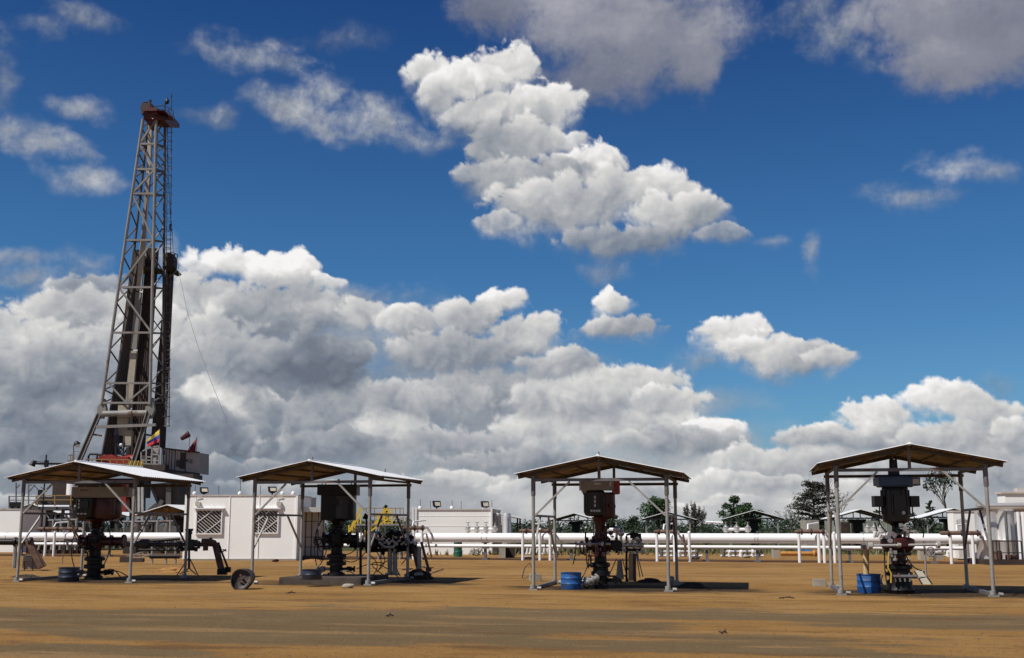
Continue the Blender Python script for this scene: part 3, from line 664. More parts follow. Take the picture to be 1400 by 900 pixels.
# dark red drive with grey plate
c = SINFO[2][3]; T = Thing('pump_drive', 'dark red pump drive with a grey guard plate and narrow black motor', 'pump drive', ground_at(820.5, c.dot(FW) - .6), AL, 'well pump drives')
PUMPS.append(T)
wellhead(T, 0, REDP, BLK, tee=REDP, s=.95, arm=(.42, .5), bell=.31)
mb = MB(); mb.lathe([(.19, 1.5), (.17, 1.6), (.15, 1.74), (.17, 1.78), (.15, 1.9), (.2, 2.0), (.27, 2.1)], n=16); mb.box((-.2, 0, 1.8), (.03, .1, .55)); mb.box((.2, 0, 1.8), (.03, .1, .55)); T.part('stuffing_box', mb, REDP)
mb = MB(); mb.slab([(-.12, -.1, 2.05), (.40, -.1, 2.08), (.46, 0, 2.2), (.46, .3, 2.85), (-.1, .3, 2.85), (-.14, .3, 2.05)], (0, .25, 0)); mb.lathe([(.2, 2.04), (.33, 2.1), (.35, 2.2), (.35, 2.8)], (.14, .12, 0), n=20); mb.box((.47, .1, 2.42), (.05, .12, .1)); mb.box((.36, -.16, 2.44), (.16, .2, .12)); T.part('drive_frame', mb, REDP)
mb = MB(); mb.lathe([(.22, 2.12), (.31, 2.16), (.33, 2.22), (.33, 2.82), (.28, 2.88)], (-.17, -.2, 0), n=24)
for k in range(18):
    t = 2 * PI * k / 18; mb.box((-.17 + .335 * math.cos(t), -.2 + .335 * math.sin(t), 2.5), (.02, .045, .55), rz=t)
mb.box((-.16, -.52, 2.28), (.36, .06, .12)); mb.tube([(-.52, -.3, 2.76), (-.52, -.3, 2.86)], .03, 6); mo = T.part('motor', mb, BLKG)
mb = MB()
for k in range(3): mb.box((-.19, -.555, 2.44 + .12 * k), (.05, .008, .085))
for k in range(4): mb.box((-.30 + .08 * k, -.556, 2.28), (.055, .008, .06))
T.part('nameplate', mb, WPLATE, mo)
mb = MB(); mb.slab([(-.62, -.46, 2.90), (.40, -.46, 2.90), (.40, .34, 2.90), (-.62, .34, 2.90)], (0, 0, .33)); mb.box((-.52, -.42, 2.86), (.14, .05, .09)); gd = T.part('belt_guard', mb, CREAM)
mb = MB(); mb.box((.30, -.466, 3.07), (.06, .008, .14)); mb.box((-.1, -.466, 3.08), (.22, .008, .06)); T.part('nameplate', mb, WPLATE, gd)
mb = MB(); mb.box((.50, -.06, 3.01), (.19, .7, .46)); T.part('guard_side_plate', mb, REDB, label='bright red side plate of the belt guard')
mb = MB(); mb.tube([(0, .1, 2.8), (0, .1, 3.4)], .035, 8); T.part('polished_rod', mb, STEEL)
hoses(T, [((-.4, -.2, 1.5), (-.6, -.3, .32), .12, (1, 0, -.4)), ((-.3, -.25, 1.45), (-.4, -.3, .6), .1, (-1, 0, 0)), ((-.2, -.3, 1.28), (.3, -.34, 1.12), .14, (0, 0, -1)), ((-.75, .1, 1.4), (-.85, .1, .7), .03, (1, 0, 0))])
mb = MB(); mb.tube([(-.75, -.24, 1.30), (.3, -.28, 1.31)], .04, 8); mb.tube([(-.15, -.3, 1.24), (-.1, -.33, 1.0)], .035, 6); mb.box((-.35, -.26, 1.31), (.09, .09, .14)); mb.box((.05, -.28, 1.31), (.1, .1, .12)); T.part('sample_line', mb, STEEL)
mb = MB(); mb.ring((-.58, -.1, 1.2), (1, .3, 0), .18, .025); mb.ring((-.45, .1, 1.5), (1, 0, 0), .14, .02); T.part('choke_wheel', mb, BLK)
mb = MB(); flange(mb, (.5, -.22, 1.27), .16, .12, (0, -1, 0)); T.part('outlet_cap', mb, BLK); T.o.scale = (1.0, 1.0, 1.035)
mb = MB()
for i in range(5):                                          # heap of steel fittings lying against the casing head
    a = Vector((-.78 + .13 * i, -.42, .08 + .05 * i)); mb.tube([a, a + Vector((.16, .06, .05))], .085 - .008 * (i % 2), 10); flange(mb, a + Vector((.1, .03, .04)), .13, .05, (1, .3, .35))
T.part('fallen_valve', mb, STEEL)
# blue capped drive
c = SINFO[3][3]; T = Thing('pump_drive', 'rounded black pump drive with blue cap and a box on each side', 'pump drive', ground_at(1226, c.dot(FW) - .7), AL, 'well pump drives')
PUMPS.append(T)
mb = MB(); mb.lathe([(.36, 0), (.40, .1), (.34, .22), (.34, .34), (.27, .38), (.27, .46), (.36, .48), (.36, .56), (.3, .58), (.3, .64), (.36, .66), (.36, .74), (.28, .78)], n=22); bolts(mb, (0, 0, .52), .33, 12); bolts(mb, (0, 0, .7), .33, 12); T.part('casing_head', mb, BLK)
mb = MB(); mb.lathe([(.19, .76), (.21, 1.0), (.34, 1.12), (.42, 1.22), (.46, 1.26), (.46, 1.44), (.38, 1.48), (.2, 1.52)], n=20); mb.box((-.24, 0, 1.42), (.26, .3, .34)); mb.box((.18, 0, 1.38), (.3, .3, .22)); T.part('flow_tee', mb, REDP)
mb = MB(); mb.lathe([(.13, 1.5), (.13, 1.8), (.18, 1.84), (.24, 1.9)], n=14); T.part('stuffing_box', mb, BLK)
mb = MB(); mb.lathe([(.18, 1.84), (.36, 1.93), (.37, 2.02), (.38, 2.3), (.36, 2.5), (.37, 2.7), (.35, 2.84), (.3, 2.9)], n=26)
for k in range(14):
    t = 2 * PI * k / 14; mb.box((.38 * math.cos(t), .38 * math.sin(t), 2.45), (.03, .05, .66), rz=t)
mb.box((0, -.36, 2.36), (.34, .1, .56)); mo = T.part('motor', mb, BLKG)
mb = MB(); mb.lathe([(.05, 0), (.05, .02)], (.07, -.425, 2.16), (0, -1, 0), 12); T.part('nameplate', mb, WPLATE, mo)
for sg in (-1, 1):
    mb = MB(); mb.box((sg * .51, -.02, 2.47), (.24, .28, .30)); mb.box((sg * .4, -.02, 2.47), (.08, .12, .12)); mb.tube([(sg * .46, -.02, 2.32), (sg * .46, -.02, 2.05)], .02, 6); T.part('terminal_box', mb, BLKG)
mb = MB(); mb.lathe([(.50, 2.86), (.55, 2.9), (.55, 3.13), (.46, 3.19)], (0, 0, 0), n=8); mb.box((.0, -.2, 3.0), (1.16, .5, .22)); gd = T.part('belt_guard', mb, BLUEM)
mb = MB(); mb.box((.46, -.453, 3.0), (.18, .006, .14)); T.part('nameplate', mb, WPLATE, gd)
mb = MB(); mb.lathe([(.16, 3.17), (.16, 3.3), (.12, 3.34), (.11, 3.62)], n=12); mb.tube([(-.07, 0, 3.3), (-.07, 0, 3.72)], .03, 8); mb.tube([(.08, 0, 3.3), (.08, 0, 3.72)], .03, 8); T.part('rod_clamp', mb, NAVY); T.o.scale = (1.03, 1.03, 1.05)
mb = MB(); mb.tube([(-.92, -.4, 1.28), (1.02, -.4, 1.31)], .036, 10); flange(mb, (-.9, -.4, 1.28), .1, .12, (1, 0, 0)); flange(mb, (.98, -.4, 1.31), .1, .08, (1, 0, 0)); flange(mb, (-.1, -.4, 1.3), .07, .1, (1, 0, 0)); T.part('flow_line', mb, SILV)
wheel(T, (.76, -.42, 1.12), (0, -1, 0), .12, STEEL)
mb = MB(); mb.tube([(.64, -.3, 1.4), (.64, -.3, .45), (.4, -.3, .42)], .03, 8); mb.tube([(.22, -.3, 1.3), (.22, -.3, 1.78), (.38, -.3, 1.8)], .025, 6); mb.tube([(.22, -.3, 1.64), (.36, -.3, 1.66)], .025, 6); mb.tube([(-.1, -.3, 1.6), (.12, -.3, 1.6)], .03, 6); T.part('sample_line', mb, GALV)
mb = MB()
for i in range(9):
    a = rnd_v = random.uniform; mb.tube([(-.75 + .07 * i, -.3, 1.5 + .05 * math.sin(i * 2)), (-.70 + .07 * i, -.34, 1.62 + .05 * math.cos(i))], .045, 8)
mb.tube([(-.72, -.3, 1.55), (-.3, -.3, 1.58)], .05, 8); T.part('valve_cluster', mb, WHITEP)
mb = MB(); mb.ball((-.1, -.3, 1.68), .07); mb.tube([(-.62, -.3, 1.6), (-.7, -.3, 1.9)], .02, 6); T.part('valve_actuator', mb, GREEN)
mb = MB()
for i in range(4): mb.tube([(-.3 + .15 * i, -.40, .5 + .05 * (i % 2)), (-.24 + .13 * i, -.42, .33)], .03, 8)
mb.tube([(-.35, -.4, .46), (.35, -.4, .46)], .05, 8); T.part('annulus_valve', mb, GALVD)
hoses(T, [((0.02, -.46, 1.2), (.5, -.4, .62), .12, (-.5, 0, -1)), ((-.4, -.2, 1.3), (-.44, -.3, .2), .05, (-1, 0, 0)), ((.46, -.1, 2.05), (.62, -.3, 1.5), .1, (1, 0, 0)), ((-.5, -.1, 2.1), (-.3, -.2, 1.6), .1, (-1, 0, 0)), ((-.55, -.3, .5), (-.5, -.35, .12), .08, (-1, 0, 0))])
mb = MB(); mb.tube([(-.42, -.5, 1.1), (-.46, -.5, .7), (-.38, -.5, .55), (-.4, -.5, .3)], .02, 6); T.part('rope', mb, YEL)
# small bore pipework, valves and brackets clustered on each tree
def clutter(T, seed, m, n=26, z0=.9, z1=1.9, w=.55):
    r_ = random.Random(seed)
    for g_ in range(4):
        mb = MB(); z = z0 + (z1 - z0) * (g_ + .5) / 4; x = r_.choice((-1, 1)) * r_.uniform(.15, w)
        p = Vector((x * .3, -.25, z))
        for k in range(n // 4):
            d = r_.choice([Vector((1, 0, 0)), Vector((-1, 0, 0)), Vector((0, 0, 1)), Vector((0, 0, -1)), Vector((0, -1, 0))]) * r_.uniform(.08, .26)
            q = p + d
            if abs(q.x) > w or q.y < -.5 or not z0 - .2 < q.z < z1 + .2: continue
            mb.tube([p, q], r_.uniform(.02, .035), 6)
            if r_.random() < .5: mb.box(q, (.09, .09, .09))
            elif r_.random() < .5: mb.lathe([(.07, -.03), (.07, .03)], q, d, 10)
            p = q
        if mb.v: T.part('small_bore_pipe', mb, m)
for i_, (T_, m_) in enumerate(zip(PUMPS, (BLK, BLK, REDP, STEEL))): clutter(T_, 40 + i_, m_); clutter(T_, 60 + i_, BLK, 18, .5, 2.0, .5)
# ------------------------------------------------------------------ blue half drums
def drum(label, px, py, wpx, hpx, m, ribs=2, z=0.0):
    b = G(px, py, z); s = b.dot(FW) / FPX; r = wpx * s / 2; h = hpx * s
    b = b + FW * r
    T = Thing('half_drum', label, 'drum', b, AL + .4, 'cut-down drums at the wells')
    prof = [(r * .97, 0), (r * 1.0, .015)]
    for k in range(1, ribs + 1):
        z = h * k / (ribs + 1); prof += [(r, z - .03), (r * 1.045, z), (r, z + .03)]
    prof += [(r, h - .03), (r * 1.05, h - .02), (r * 1.05, h), (r * .95, h), (r * .94, .06)]
    mb = MB(); mb.lathe(prof, n=26); T.part('drum_shell', mb, m)
    mb = MB(); mb.lathe([(r * .93, h * .70), (r * .93, h * .74)], n=24); T.part('oily_contents', mb, BLK)
    mb = MB(); mb.tube([(r * .7, -r * .72, h * .5), (r * .9, -r * .9, h * .52)], .03, 8); T.part('tap', mb, STEEL)
drum('dull navy half drum beside the base of the red-and-cream pump drive', 88.5, 796, 27, 19, NAVY)
b2 = drum('low dull blue half drum on the stained slab of the all-black pump drive', 424, 793, 27, 13.5, NAVY, 1, SLABH)
drum('bright blue half drum standing beside the dark red pump drive', 781.5, 806.5, 27.5, 22.5, BLUEP)
drum('bright blue half drum beneath the thick sand-coloured pipe at the blue-capped pump drive', 1193.5, 811.5, 31, 25, BLUEP)
# ------------------------------------------------------------------ flow lines and stands between the wells
def Fr(name, label, cat, px, g, group=None): return Thing(name, label, cat, ground_at(px, g), AL, group)
# S1 right: header, valve on a tripod and the thick line that dives into the ground
T = Fr('flow_line', 'dark flow line with green-topped valve bending to the ground before the barred-window cabin', 'pipework', 258, 46)
L = T.L
mb = MB(); mb.tube([L(165, 745), L(300, 744.5)], .08, 12)
for x in (190, 214, 246, 254, 264, 272): flange(mb, L(x, 745), .15, .06, (1, 0, 0))
mb.lathe([(.15, -.2), (.19, -.12), (.19, .12), (.15, .2)], L(198, 744), (1, 0, 0), 16)
T.part('header_pipe', mb, MASTD)
mb = MB(); mb.box(L(259, 744), (.26, .26, .36)); mb.lathe([(.09, 0), (.09, .2), (.13, .24), (.10, .3), (.15, .36), (.15, .42)], L(258.5, 738), n=12); va = T.part('gate_valve', mb, DGREEN)
mb = MB(); mb.ring(L(258.5, 724.5), (0, 0, 1), .13, .03, 14); mb.box(L(266, 742), (.22, .2, .22)); T.part('handwheel', mb, DGREEN, va)
pts = [L(276, 741), L(288, 741), L(292, 742.5), L(295, 747), L(304, 785)]
mb = MB(); mb.tube(pts, .125, 14); mb.tube([L(281, 744), L(281, 753)], .10, 10); flange(mb, L(288, 741), .17, .07, (1, 0, 0)); T.part('downcomer', mb, RUSTY)
mb = MB(); mb.tube([L(293, 745), L(300, 745.5), L(302, 752), L(311, 775), L(311.5, 780)], .04, 8); mb.ring(L(307, 752.5), (.4, 0, 1), .07, .02); mb.tube([L(304, 755), L(309, 751)], .025, 6); mb.box(L(311.5, 779), (.22, .15, .2)); mb.box(L(304, 782), (.35, .25, .22)); T.part('drain_line', mb, BLK)
mb = MB(); mb.tube([L(258.5, 748), L(258.5, 778)], .045, 8); mb.tube([L(248, 751), L(269, 751)], .06, 8); flange(mb, L(249, 751), .09, .1, (1, 0, 0)); flange(mb, L(268, 751), .09, .1, (1, 0, 0)); T.part('tripod_post', mb, DARKW)
for q in ((242, 786.5, -.3), (271, 787, -.3), (246, 785, .3), (268, 785.5, .3)):
    mb = MB(); mb.tube([L(258.5, 762 if q[2] < 0 else 777), L(q[0], q[1], q[2])], .022, 6); T.part('tripod_leg', mb, GALVD)
# clutter right of S1: low pipe racks and skid behind the post
T = Fr('pipe_skid', 'low dark pipe skid with a barred ladder lying on it, left of the white cabin', 'pipe skid', 205, 60)
L = T.L
mb = MB(); mb.tube([L(205, 761), L(246, 761)], .11, 10); mb.tube([L(192, 741), L(246, 737)], .08, 10); mb.tube([L(190, 752), L(246, 752)], .07, 10); T.part('skid_pipe', mb, BLK)
for i in range(3):
    mb = MB(); x = 208 + 16 * i + 3 * (i % 2); mb.tube([L(x, 738), L(x, 771)], .06, 8); T.part('skid_post', mb, GALV)
mb = MB()
for a, b_ in (((168, 763), (206, 751)), ((172, 769), (208, 757))): mb.bar(L(*a), L(*b_), .05)
for k in range(6): mb.bar(L(170 + 6 * k, 762.5 - 2 * k), L(174 + 6 * k, 768.5 - 2 * k), .04)
T.part('ladder_rack', mb, GALV)
mb = MB(); mb.box(L(172, 765), (.5, .4, .28)); mb.box(L(188, 766), (.6, .4, .2)); T.part('timber_block', mb, DARKW)
mb = MB()
for i in range(13):
    x = 212 + 1.6 * i; y = 747 + 6 * ((i * 7) % 3 - 1); mb.tube([L(x, y), L(x + 2.2, y + random.uniform(-3, 3))], random.uniform(.03, .08), 6)
for k in range(4): flange(mb, L(214 + 9 * k, 745), .16, .08, (1, 0, 0))
T.part('valve_cluster', mb, BLK)
# stand left of S1
T = Fr('pipe_stand', 'rusty splayed pipe stand on the far left, behind the post of the first shelter', 'pipe stand', 35, 52)
L = T.L
for a, b_, r, m in (((22, 736), (19, 777), .09, GALV), ((39, 739), (57, 776), .17, RUSTY), ((47, 748), (62, 774), .06, RUSTY), ((45, 738), (44.5, 780), .03, DARKW)):
    mb = MB(); mb.tube([L(*a), L(*b_)], r, 8); T.part('stand_leg', mb, m)
mb = MB(); mb.tube([L(0, 741), L(44, 741)], .13, 12); flange(mb, L(21, 741), .2, .1, (1, 0, 0)); flange(mb, L(42, 741), .2, .1, (1, 0, 0)); T.part('flow_pipe', mb, BLK)
mb = MB(); mb.tube([L(33, 768), L(33, 781)], .03, 6); mb.ring(L(33.5, 767.5), (0, 0, 1), .1, .02); T.part('ground_valve', mb, DARKW)
mb = MB(); mb.lathe([(.35, 0), (.35, .55), (.25, .58)], L(42, 778, .6), n=14); T.part('concrete_pad', mb, CONC)
# pipework right of the black drive
T = Fr('valve_manifold', 'tangled dark valve manifold under the right half of the shelter beside the white cabin', 'pipework', 530, 43)
L = T.L
mb = MB(); mb.tube([L(478, 745), L(570, 745)], .10, 12)
for x in (486, 496, 520, 529, 541, 551, 562): flange(mb, L(x, 745), .17, .07, (1, 0, 0))
mb.lathe([(.2, -.22), (.27, -.1), (.27, .1), (.2, .22)], L(508, 745), (1, 0, 0), 16); mb.tube([L(516, 741), L(566, 737)], .06, 8); mb.tube([L(500, 753), L(560, 751)], .07, 8); T.part('header_pipe', mb, BLK)
for x, y in ((501, 705), (535, 727), (545, 729)):
    mb = MB(); mb.tube([L(x, y), L(x, 745)], .035, 8); mb.ball(L(x, y), .1, 8); mb.box(L(x, y + 3), (.26, .1, .1)); T.part('valve_stem', mb, BLK)
mb = MB()
for i in range(34):
    x = 516 + random.uniform(0, 50); y = random.uniform(728, 756); mb.tube([L(x, y, random.uniform(-.3, .3)), L(x + random.uniform(-5, 5), y + random.uniform(-5, 5), random.uniform(-.3, .3))], random.uniform(.03, .08), 7)
for i in range(6): mb.ring(L(518 + 8 * i, 733 + (i * 5) % 14, -.2), (0, 1, .2), .09, .02, 12)
T.part('small_fittings', mb, BLK)
mb = MB()
for i in range(12):
    x = 520 + 4 * i; mb.tube([L(x, 737 + (i * 5) % 9, -.35), L(x + 4, 739 + (i * 3) % 9, -.35)], .045, 7)
mb.tube([L(518, 741, -.3), L(526, 748, -.3), L(538, 748, -.3), L(543, 741, -.3)], .05, 8); T.part('bright_fittings', mb, SILV)
for x, r in ((533, .085), (540, .09), (572.5, .10)):
    mb = MB(); mb.tube([L(x, 748), L(x, 786)], r, 10); mb.box(L(x, 785), (.3, .3, .08)); T.part('stand_leg', mb, GALV)
for p, q, r_, m_ in (((493, 749), (493, 791), .05, BLK), ((564, 744), (573, 780), .09, RUSTY), ((576, 741), (586, 779), .05, RUSTY)):
    mb = MB(); mb.tube([L(*p), L(*q)], r_, 8); mb.box(L(*q), (.2, .2, .12)); T.part('prop', mb, m_)
hoses(T, [(L(512, 752), L(515, 783), .2, (1, 0, 0)), (L(520, 754), L(517, 780), .2, (1, 0, 0)), (L(525, 770), L(530, 790), .5, (-1, 0, .4)), (L(520, 775), L(547, 788), .35, (0, 0, 1)), (L(488, 778), L(545, 790), .3, (0, 0, 1)), (L(500, 755), L(508, 788), .3, (1, 0, 0)), (L(549, 772), L(580, 766), .25, (0, 0, 1))])
# manifold right of the dark red drive
T = Fr('test_manifold', 'pale valve manifold with black goalpost frame, right of the dark red pump drive', 'pipework', 860, 40)
L = T.L
mb = MB(); mb.tube([L(838, 745), L(880, 746)], .075, 10)
for x in (843, 850, 858, 866, 875): flange(mb, L(x, 745), .13, .06, (1, 0, 0))
for x, y in ((843, 723), (849, 728), (871, 735)): mb.tube([L(x, 745), L(x, y)], .045, 8); mb.ball(L(x, y + 1), .12, 8)
for i in range(16): x = 836 + 2.8 * i; y = 735 + (i * 7) % 22; mb.tube([L(x, y, -.1), L(x + 3, y + random.uniform(-5, 5), -.1)], random.uniform(.025, .055), 7)
T.part('valve_tree', mb, SILV)
mb = MB(); mb.bar(L(856.5, 733), L(856.5, 795), .07); mb.tube([L(856, 732), L(866, 729), L(874, 731), L(877, 740)], .035, 8); mb.bar(L(832, 788), L(858, 787.5), .05); mb.tube([L(838, 752), L(876, 752)], .04, 8); mb.box(L(869, 733), (.36, .2, .16)); mb.ring(L(869, 741), (0, 1, 0), .12, .03); T.part('goalpost_frame', mb, BLK)
mb = MB(); mb.tube([L(862.5, 758), L(862.5, 794)], .085, 10); T.part('sand_pipe', mb, TANP)
mb = MB(); mb.bar(L(867.5, 757), L(868, 795), .09); T.part('rusty_post', mb, RUSTY)
mb = MB(); mb.lathe([(.14, -.1), (.07, .55)], L(847.5, 788), n=10); T.part('concrete_cone', mb, CONC)
for a, b_ in (((843, 764), (829, 795)), ((851, 764), (859, 796)), ((855, 770), (863, 787)), ((870, 757), (875, 790)), ((871, 757), (879, 789))):
    mb = MB(); mb.tube([L(*a), L(*b_)], .018, 6); T.part('tripod_leg', mb, GALVD)
# thick sand pipe beside the blue-capped drive, and a leaning panel
T = Fr('capped_standpipe', 'thick sand-coloured standpipe rising behind the bright blue drum of the blue-capped drive', 'standpipe', 1184, 34.6)
L = T.L
mb = MB(); mb.tube([L(1184, 749), L(1184, 806)], .085, 12); T.part('pipe_body', mb, TANP)
mb = MB(); mb.box(L(1184, 748), (.26, .2, .12)); T.part('pipe_cap', mb, STEEL)
mb = MB(); p0 = G(1266, 799); Tm = Thing('leaning_panel', 'weathered pale panel leaning near the foot of the blue-capped drive', 'panel', p0, AL)
mb.slab([(-.13, 0, 0), (.20, 0, 0), (.02, .28, .42), (-.27, .28, .42)], (0.02, .05, .02)); Tm.part('panel_board', mb, PVC)
mb = MB(); mb.bar((.20, -.02, 0), (.02, .26, .42), .035); mb.bar((-.13, -.02, 0), (-.27, .26, .42), .035); Tm.part('panel_frame', mb, DARKW)
# dented black drum end propped against the post of the second shelter
p0 = G(329, 806.3); s = p0.dot(FW) / FPX
T = Thing('dented_drum', 'dented black drum on its side, at the front post before the white cabin', 'drum', p0, AL)
r = 14.2 * s
pr = []
for i in range(22):
    t = 2 * PI * i / 22; k = r * (1 + .05 * math.sin(3 * t + 1) - .07 * max(0, math.cos(t - 2.3)) ** 4 - .06 * max(0, math.cos(t + .3)) ** 6)
    pr.append((k * math.cos(t), k * math.sin(t)))
def ringpts(f, y, tilt=.22): return [Vector((x * f, y + tilt * z * f, r * .95 + z * f)) for x, z in pr]
mb = MB(); rings = [ringpts(1.0, .5), ringpts(1.0, .05), ringpts(1.03, .0), ringpts(1.03, -.03), ringpts(.95, -.03), ringpts(.93, .05), ringpts(.6, .10), ringpts(.1, .07)]
for q in rings: mb.v += q
for k in range(len(rings) - 1):
    for i in range(22): mb.f.append((k*22 + i, k*22 + (i+1) % 22, (k+1)*22 + (i+1) % 22, (k+1)*22 + i)); mb.mi.append(0)
mb.f.append(tuple(range(22))[::-1]); mb.f.append(tuple((len(rings)-1)*22 + i for i in range(22))); mb.mi += [0, 0]
T.part('drum_shell', mb, DARKMETAL, sharp=60)
mb = MB()
for x, z in ((-.06, .30), (.05, .34), (.02, .24), (-.02, .42)): mb.lathe([(.04, 0), (.035, .02)], (x, .02, z), (0, -1, 0), 8)
T.part('bung', mb, RUSTY)
# stones, blocks and rubble
def rock(px, py, wpx, hpx, m, label, cat='block', boxy=False, group=None, name='concrete_block'):
    b = G(px, py); s = b.dot(FW) / FPX; w, h = wpx * s, hpx * s; mb = MB()
    if boxy:
        bm = bmesh.new(); bmesh.ops.create_cube(bm, size=1)
        bmesh.ops.bevel(bm, geom=bm.edges[:], offset=.06, segments=2, affect='EDGES')
    else:
        bm = bmesh.new(); bmesh.ops.create_icosphere(bm, subdivisions=3, radius=.55)
    for v in bm.verts:
        n = mnoise.noise(v.co * 2.1 + Vector((px, py, 0))); v.co *= 1 + (.06 if boxy else .3) * n
    bm.verts.ensure_lookup_table()
    mb.v = [Vector((v.co.x * w, v.co.y * w * .7, (v.co.z + .45) * h)) for v in bm.verts]; mb.f = [tuple(v.index for v in f.verts) for f in bm.faces]; mb.mi = [0] * len(mb.f); bm.free()
    o = link(name, mb, m, flat=not boxy); o.location = b + FW * w * .35; o.rotation_euler = (0, 0, AL + random.uniform(-.3, .3)); tag(o, label, cat, group); return o
rock(475, 804.5, 16, 6, CONC, 'broken grey concrete block in front of the oil-blackened slab')
rock(732, 795, 15, 10, CONC, 'pale concrete block behind the left front post of the shelter with the dark red drive', boxy=True)
rock(1122, 802, 17, 10, CONC, 'pale concrete block at the left rear post of the shelter with the blue-capped drive', boxy=True)
rock(918, 797, 9, 9, CONC, 'small round concrete lump at the right posts of the shelter with the dark red drive')
rock(376, 768.5, 8, 4, REDP, 'red oily lump on the sand in front of the white cabin wall', 'rubble', name='rubble_lump')
for i, (x, y, w, h, m, lb) in enumerate((
    (948, 805, 50, 8, SOIL, 'long heap of black soil right of the shelter with the dark red drive'),
    (890, 797, 40, 6, SOIL, 'heap of black soil behind the right posts of the shelter with the dark red drive'),
    (570, 793, 44, 14, SOIL, 'heap of dark rubble at the foot of the tangled valve manifold'),
    (232, 783, 56, 7, CLAY, 'low mound of orange clay behind the shelter in front of the rig'),
    (752, 793, 34, 4, CLAY, 'orange clay heap at the left rear post of the shelter with the dark red drive'),
    (425, 769, 40, 4, CLAY, 'reddish clay heap at the dark corner of the white cabin'),
    (30, 790, 46, 4, SOIL, 'flat dark soil heap at the far left post'))):
    b = G(x, y); s = b.dot(FW) / FPX; mb = MB(); n = 26; mm = 8
    for j in range(mm):
        for k in range(n):
            f = j / (mm - 1); q = mnoise.noise(Vector((x + 3 * math.cos(k * .9) * f, j * .9, k * .7)))
            rr = (1 - f) * (1 + .35 * q); mb.v.append(Vector((math.cos(2*PI*k/n) * rr * w * s / 2, math.sin(2*PI*k/n) * rr * w * s * .32, h * s * (math.sin(f * PI / 2)) * (1 + .5 * q * (1 - f)) - .02 * (1 - f))))
    for j in range(mm - 1):
        for k in range(n): mb.f.append((j*n + k, j*n + (k+1) % n, (j+1)*n + (k+1) % n, (j+1)*n + k)); mb.mi.append(0)
    o = link('soil_heap', mb, m, flat=True); o.location = b + FW * w * s * .3; o.rotation_euler = (0, 0, AL); tag(o, lb, 'soil heap')
for x, y, n, lb in ((575, 789, 16, 'scattered broken timber and rods on the rubble behind the tangled manifold'),):
    b = G(x, y); T = Thing('scrap_pile', lb, 'scrap', b, AL)
    for k in range(n):
        mb = MB(); a = Vector((random.uniform(-.55, .55), random.uniform(-.1, .5), random.uniform(.05, .36))); d = Vector((random.uniform(-.5, .5), random.uniform(-.2, .2), random.uniform(-.14, .14))); mb.bar(a, a + d, random.uniform(.025, .06)); T.part('broken_rod', mb, random.choice([CONC, RUSTY, DARKW, GALV]))
mb = MB(); mb.tube([G(714, 792) + Vector((0, 0, .05)), G(717, 788) + Vector((0, 0, .3)), G(724, 784) + Vector((0, 0, .42)), G(731, 788) + Vector((0, 0, .12))], .02, 6); solo('hose_loop', 'loop of black hose rising from the sand by the pale block at the middle shelter', 'hose', mb, RUBBER)
mb = MB(); mb.box(G(757, 793) + Vector((0, 0, .05)), (1.2, .25, .1), rz=.5); solo('timber_plank', 'tan timber plank lying behind the bright blue drum of the dark red drive', 'plank', mb, TANP)
# grit and twigs lying about on the open sand
mb = MB(); rr = random.Random(3)
for k in range(4200):
    px = rr.uniform(-40, 1440); py = 770 + 135 * rr.random() ** .8; p = G(px, py); q = rr.uniform(.007, .022) * (1 if rr.random() < .95 else 1.9)
    o = len(mb.v); mb.v += [p + Vector((q, 0, 0)), p + Vector((-q * .5, q * .8, 0)), p + Vector((-q * .5, -q * .8, 0)), p + Vector((0, 0, q * .8))]; mb.f += [(o, o+1, o+3), (o+1, o+2, o+3), (o+2, o, o+3)]; mb.mi += [0] * 3
o = link('gravel', mb, GRIT, flat=True); o['kind'] = 'stuff'
for px, py, w, lb in ((397, 812, 12, 'dry dark twig lying on the open sand in front of the slab'), (532, 843.5, 10, 'short dark twig on the grey track below the second shelter'), (1076, 819, 22, 'long dry twig lying on the sand between the middle and right shelters'), (990, 867, 9, 'short twig lying alone on the near sand')):
    b = G(px, py); s = b.dot(FW) / FPX; mb = MB()
    a = b + Vector((0, 0, .02)); mb.tube([a - RIGHT * w * s / 2, a + Vector((0, 0, .03)), a + RIGHT * w * s * .5 + FW * .1], .014, 5); mb.tube([a, a + RIGHT * w * s * .2 + Vector((0, 0, .07))], .01, 5); mb.tube([a - RIGHT * w * s * .2, a - RIGHT * w * s * .3 + FW * .3], .012, 5)
    solo('twig', lb, 'twig', mb, DARKW)
# ------------------------------------------------------------------ the long white pipeline
YP = ground_at(700, 70).y
def PW(px, py, Y):
    d = ray(px, py); return CAM + d * ((Y - CAM.y) / d.y)
XL, XR = PW(-160, 722, YP).x, PW(1334, 722, YP).x
PZ, PR = 1.27, .275
T = Thing('pipeline', 'fat white pipeline running the whole width behind the wells, with a thinner line under it', 'pipeline', (PW(700, 722, YP).x, YP, 0))
ox = T.base.x
def big(x0, x1, mb): mb.tube([(x0 - ox, 0, PZ), (x1 - ox, 0, PZ)], PR, 28)
mb = MB(); big(XL, XR, mb); T.part('main_pipe', mb, WHITEP)
mb = MB(); mb.tube([(XL - ox, -.05, .79), (XR - .6 - ox, -.05, .79)], .10, 16); T.part('lower_pipe', mb, WHITEP)
mb = MB(); mb.lathe([(PR, 0), (PR * .92, .12), (PR * .55, .22), (.01, .26)], (XR - ox, 0, PZ), (1, 0, 0), 24); T.part('end_cap', mb, WHITEP)
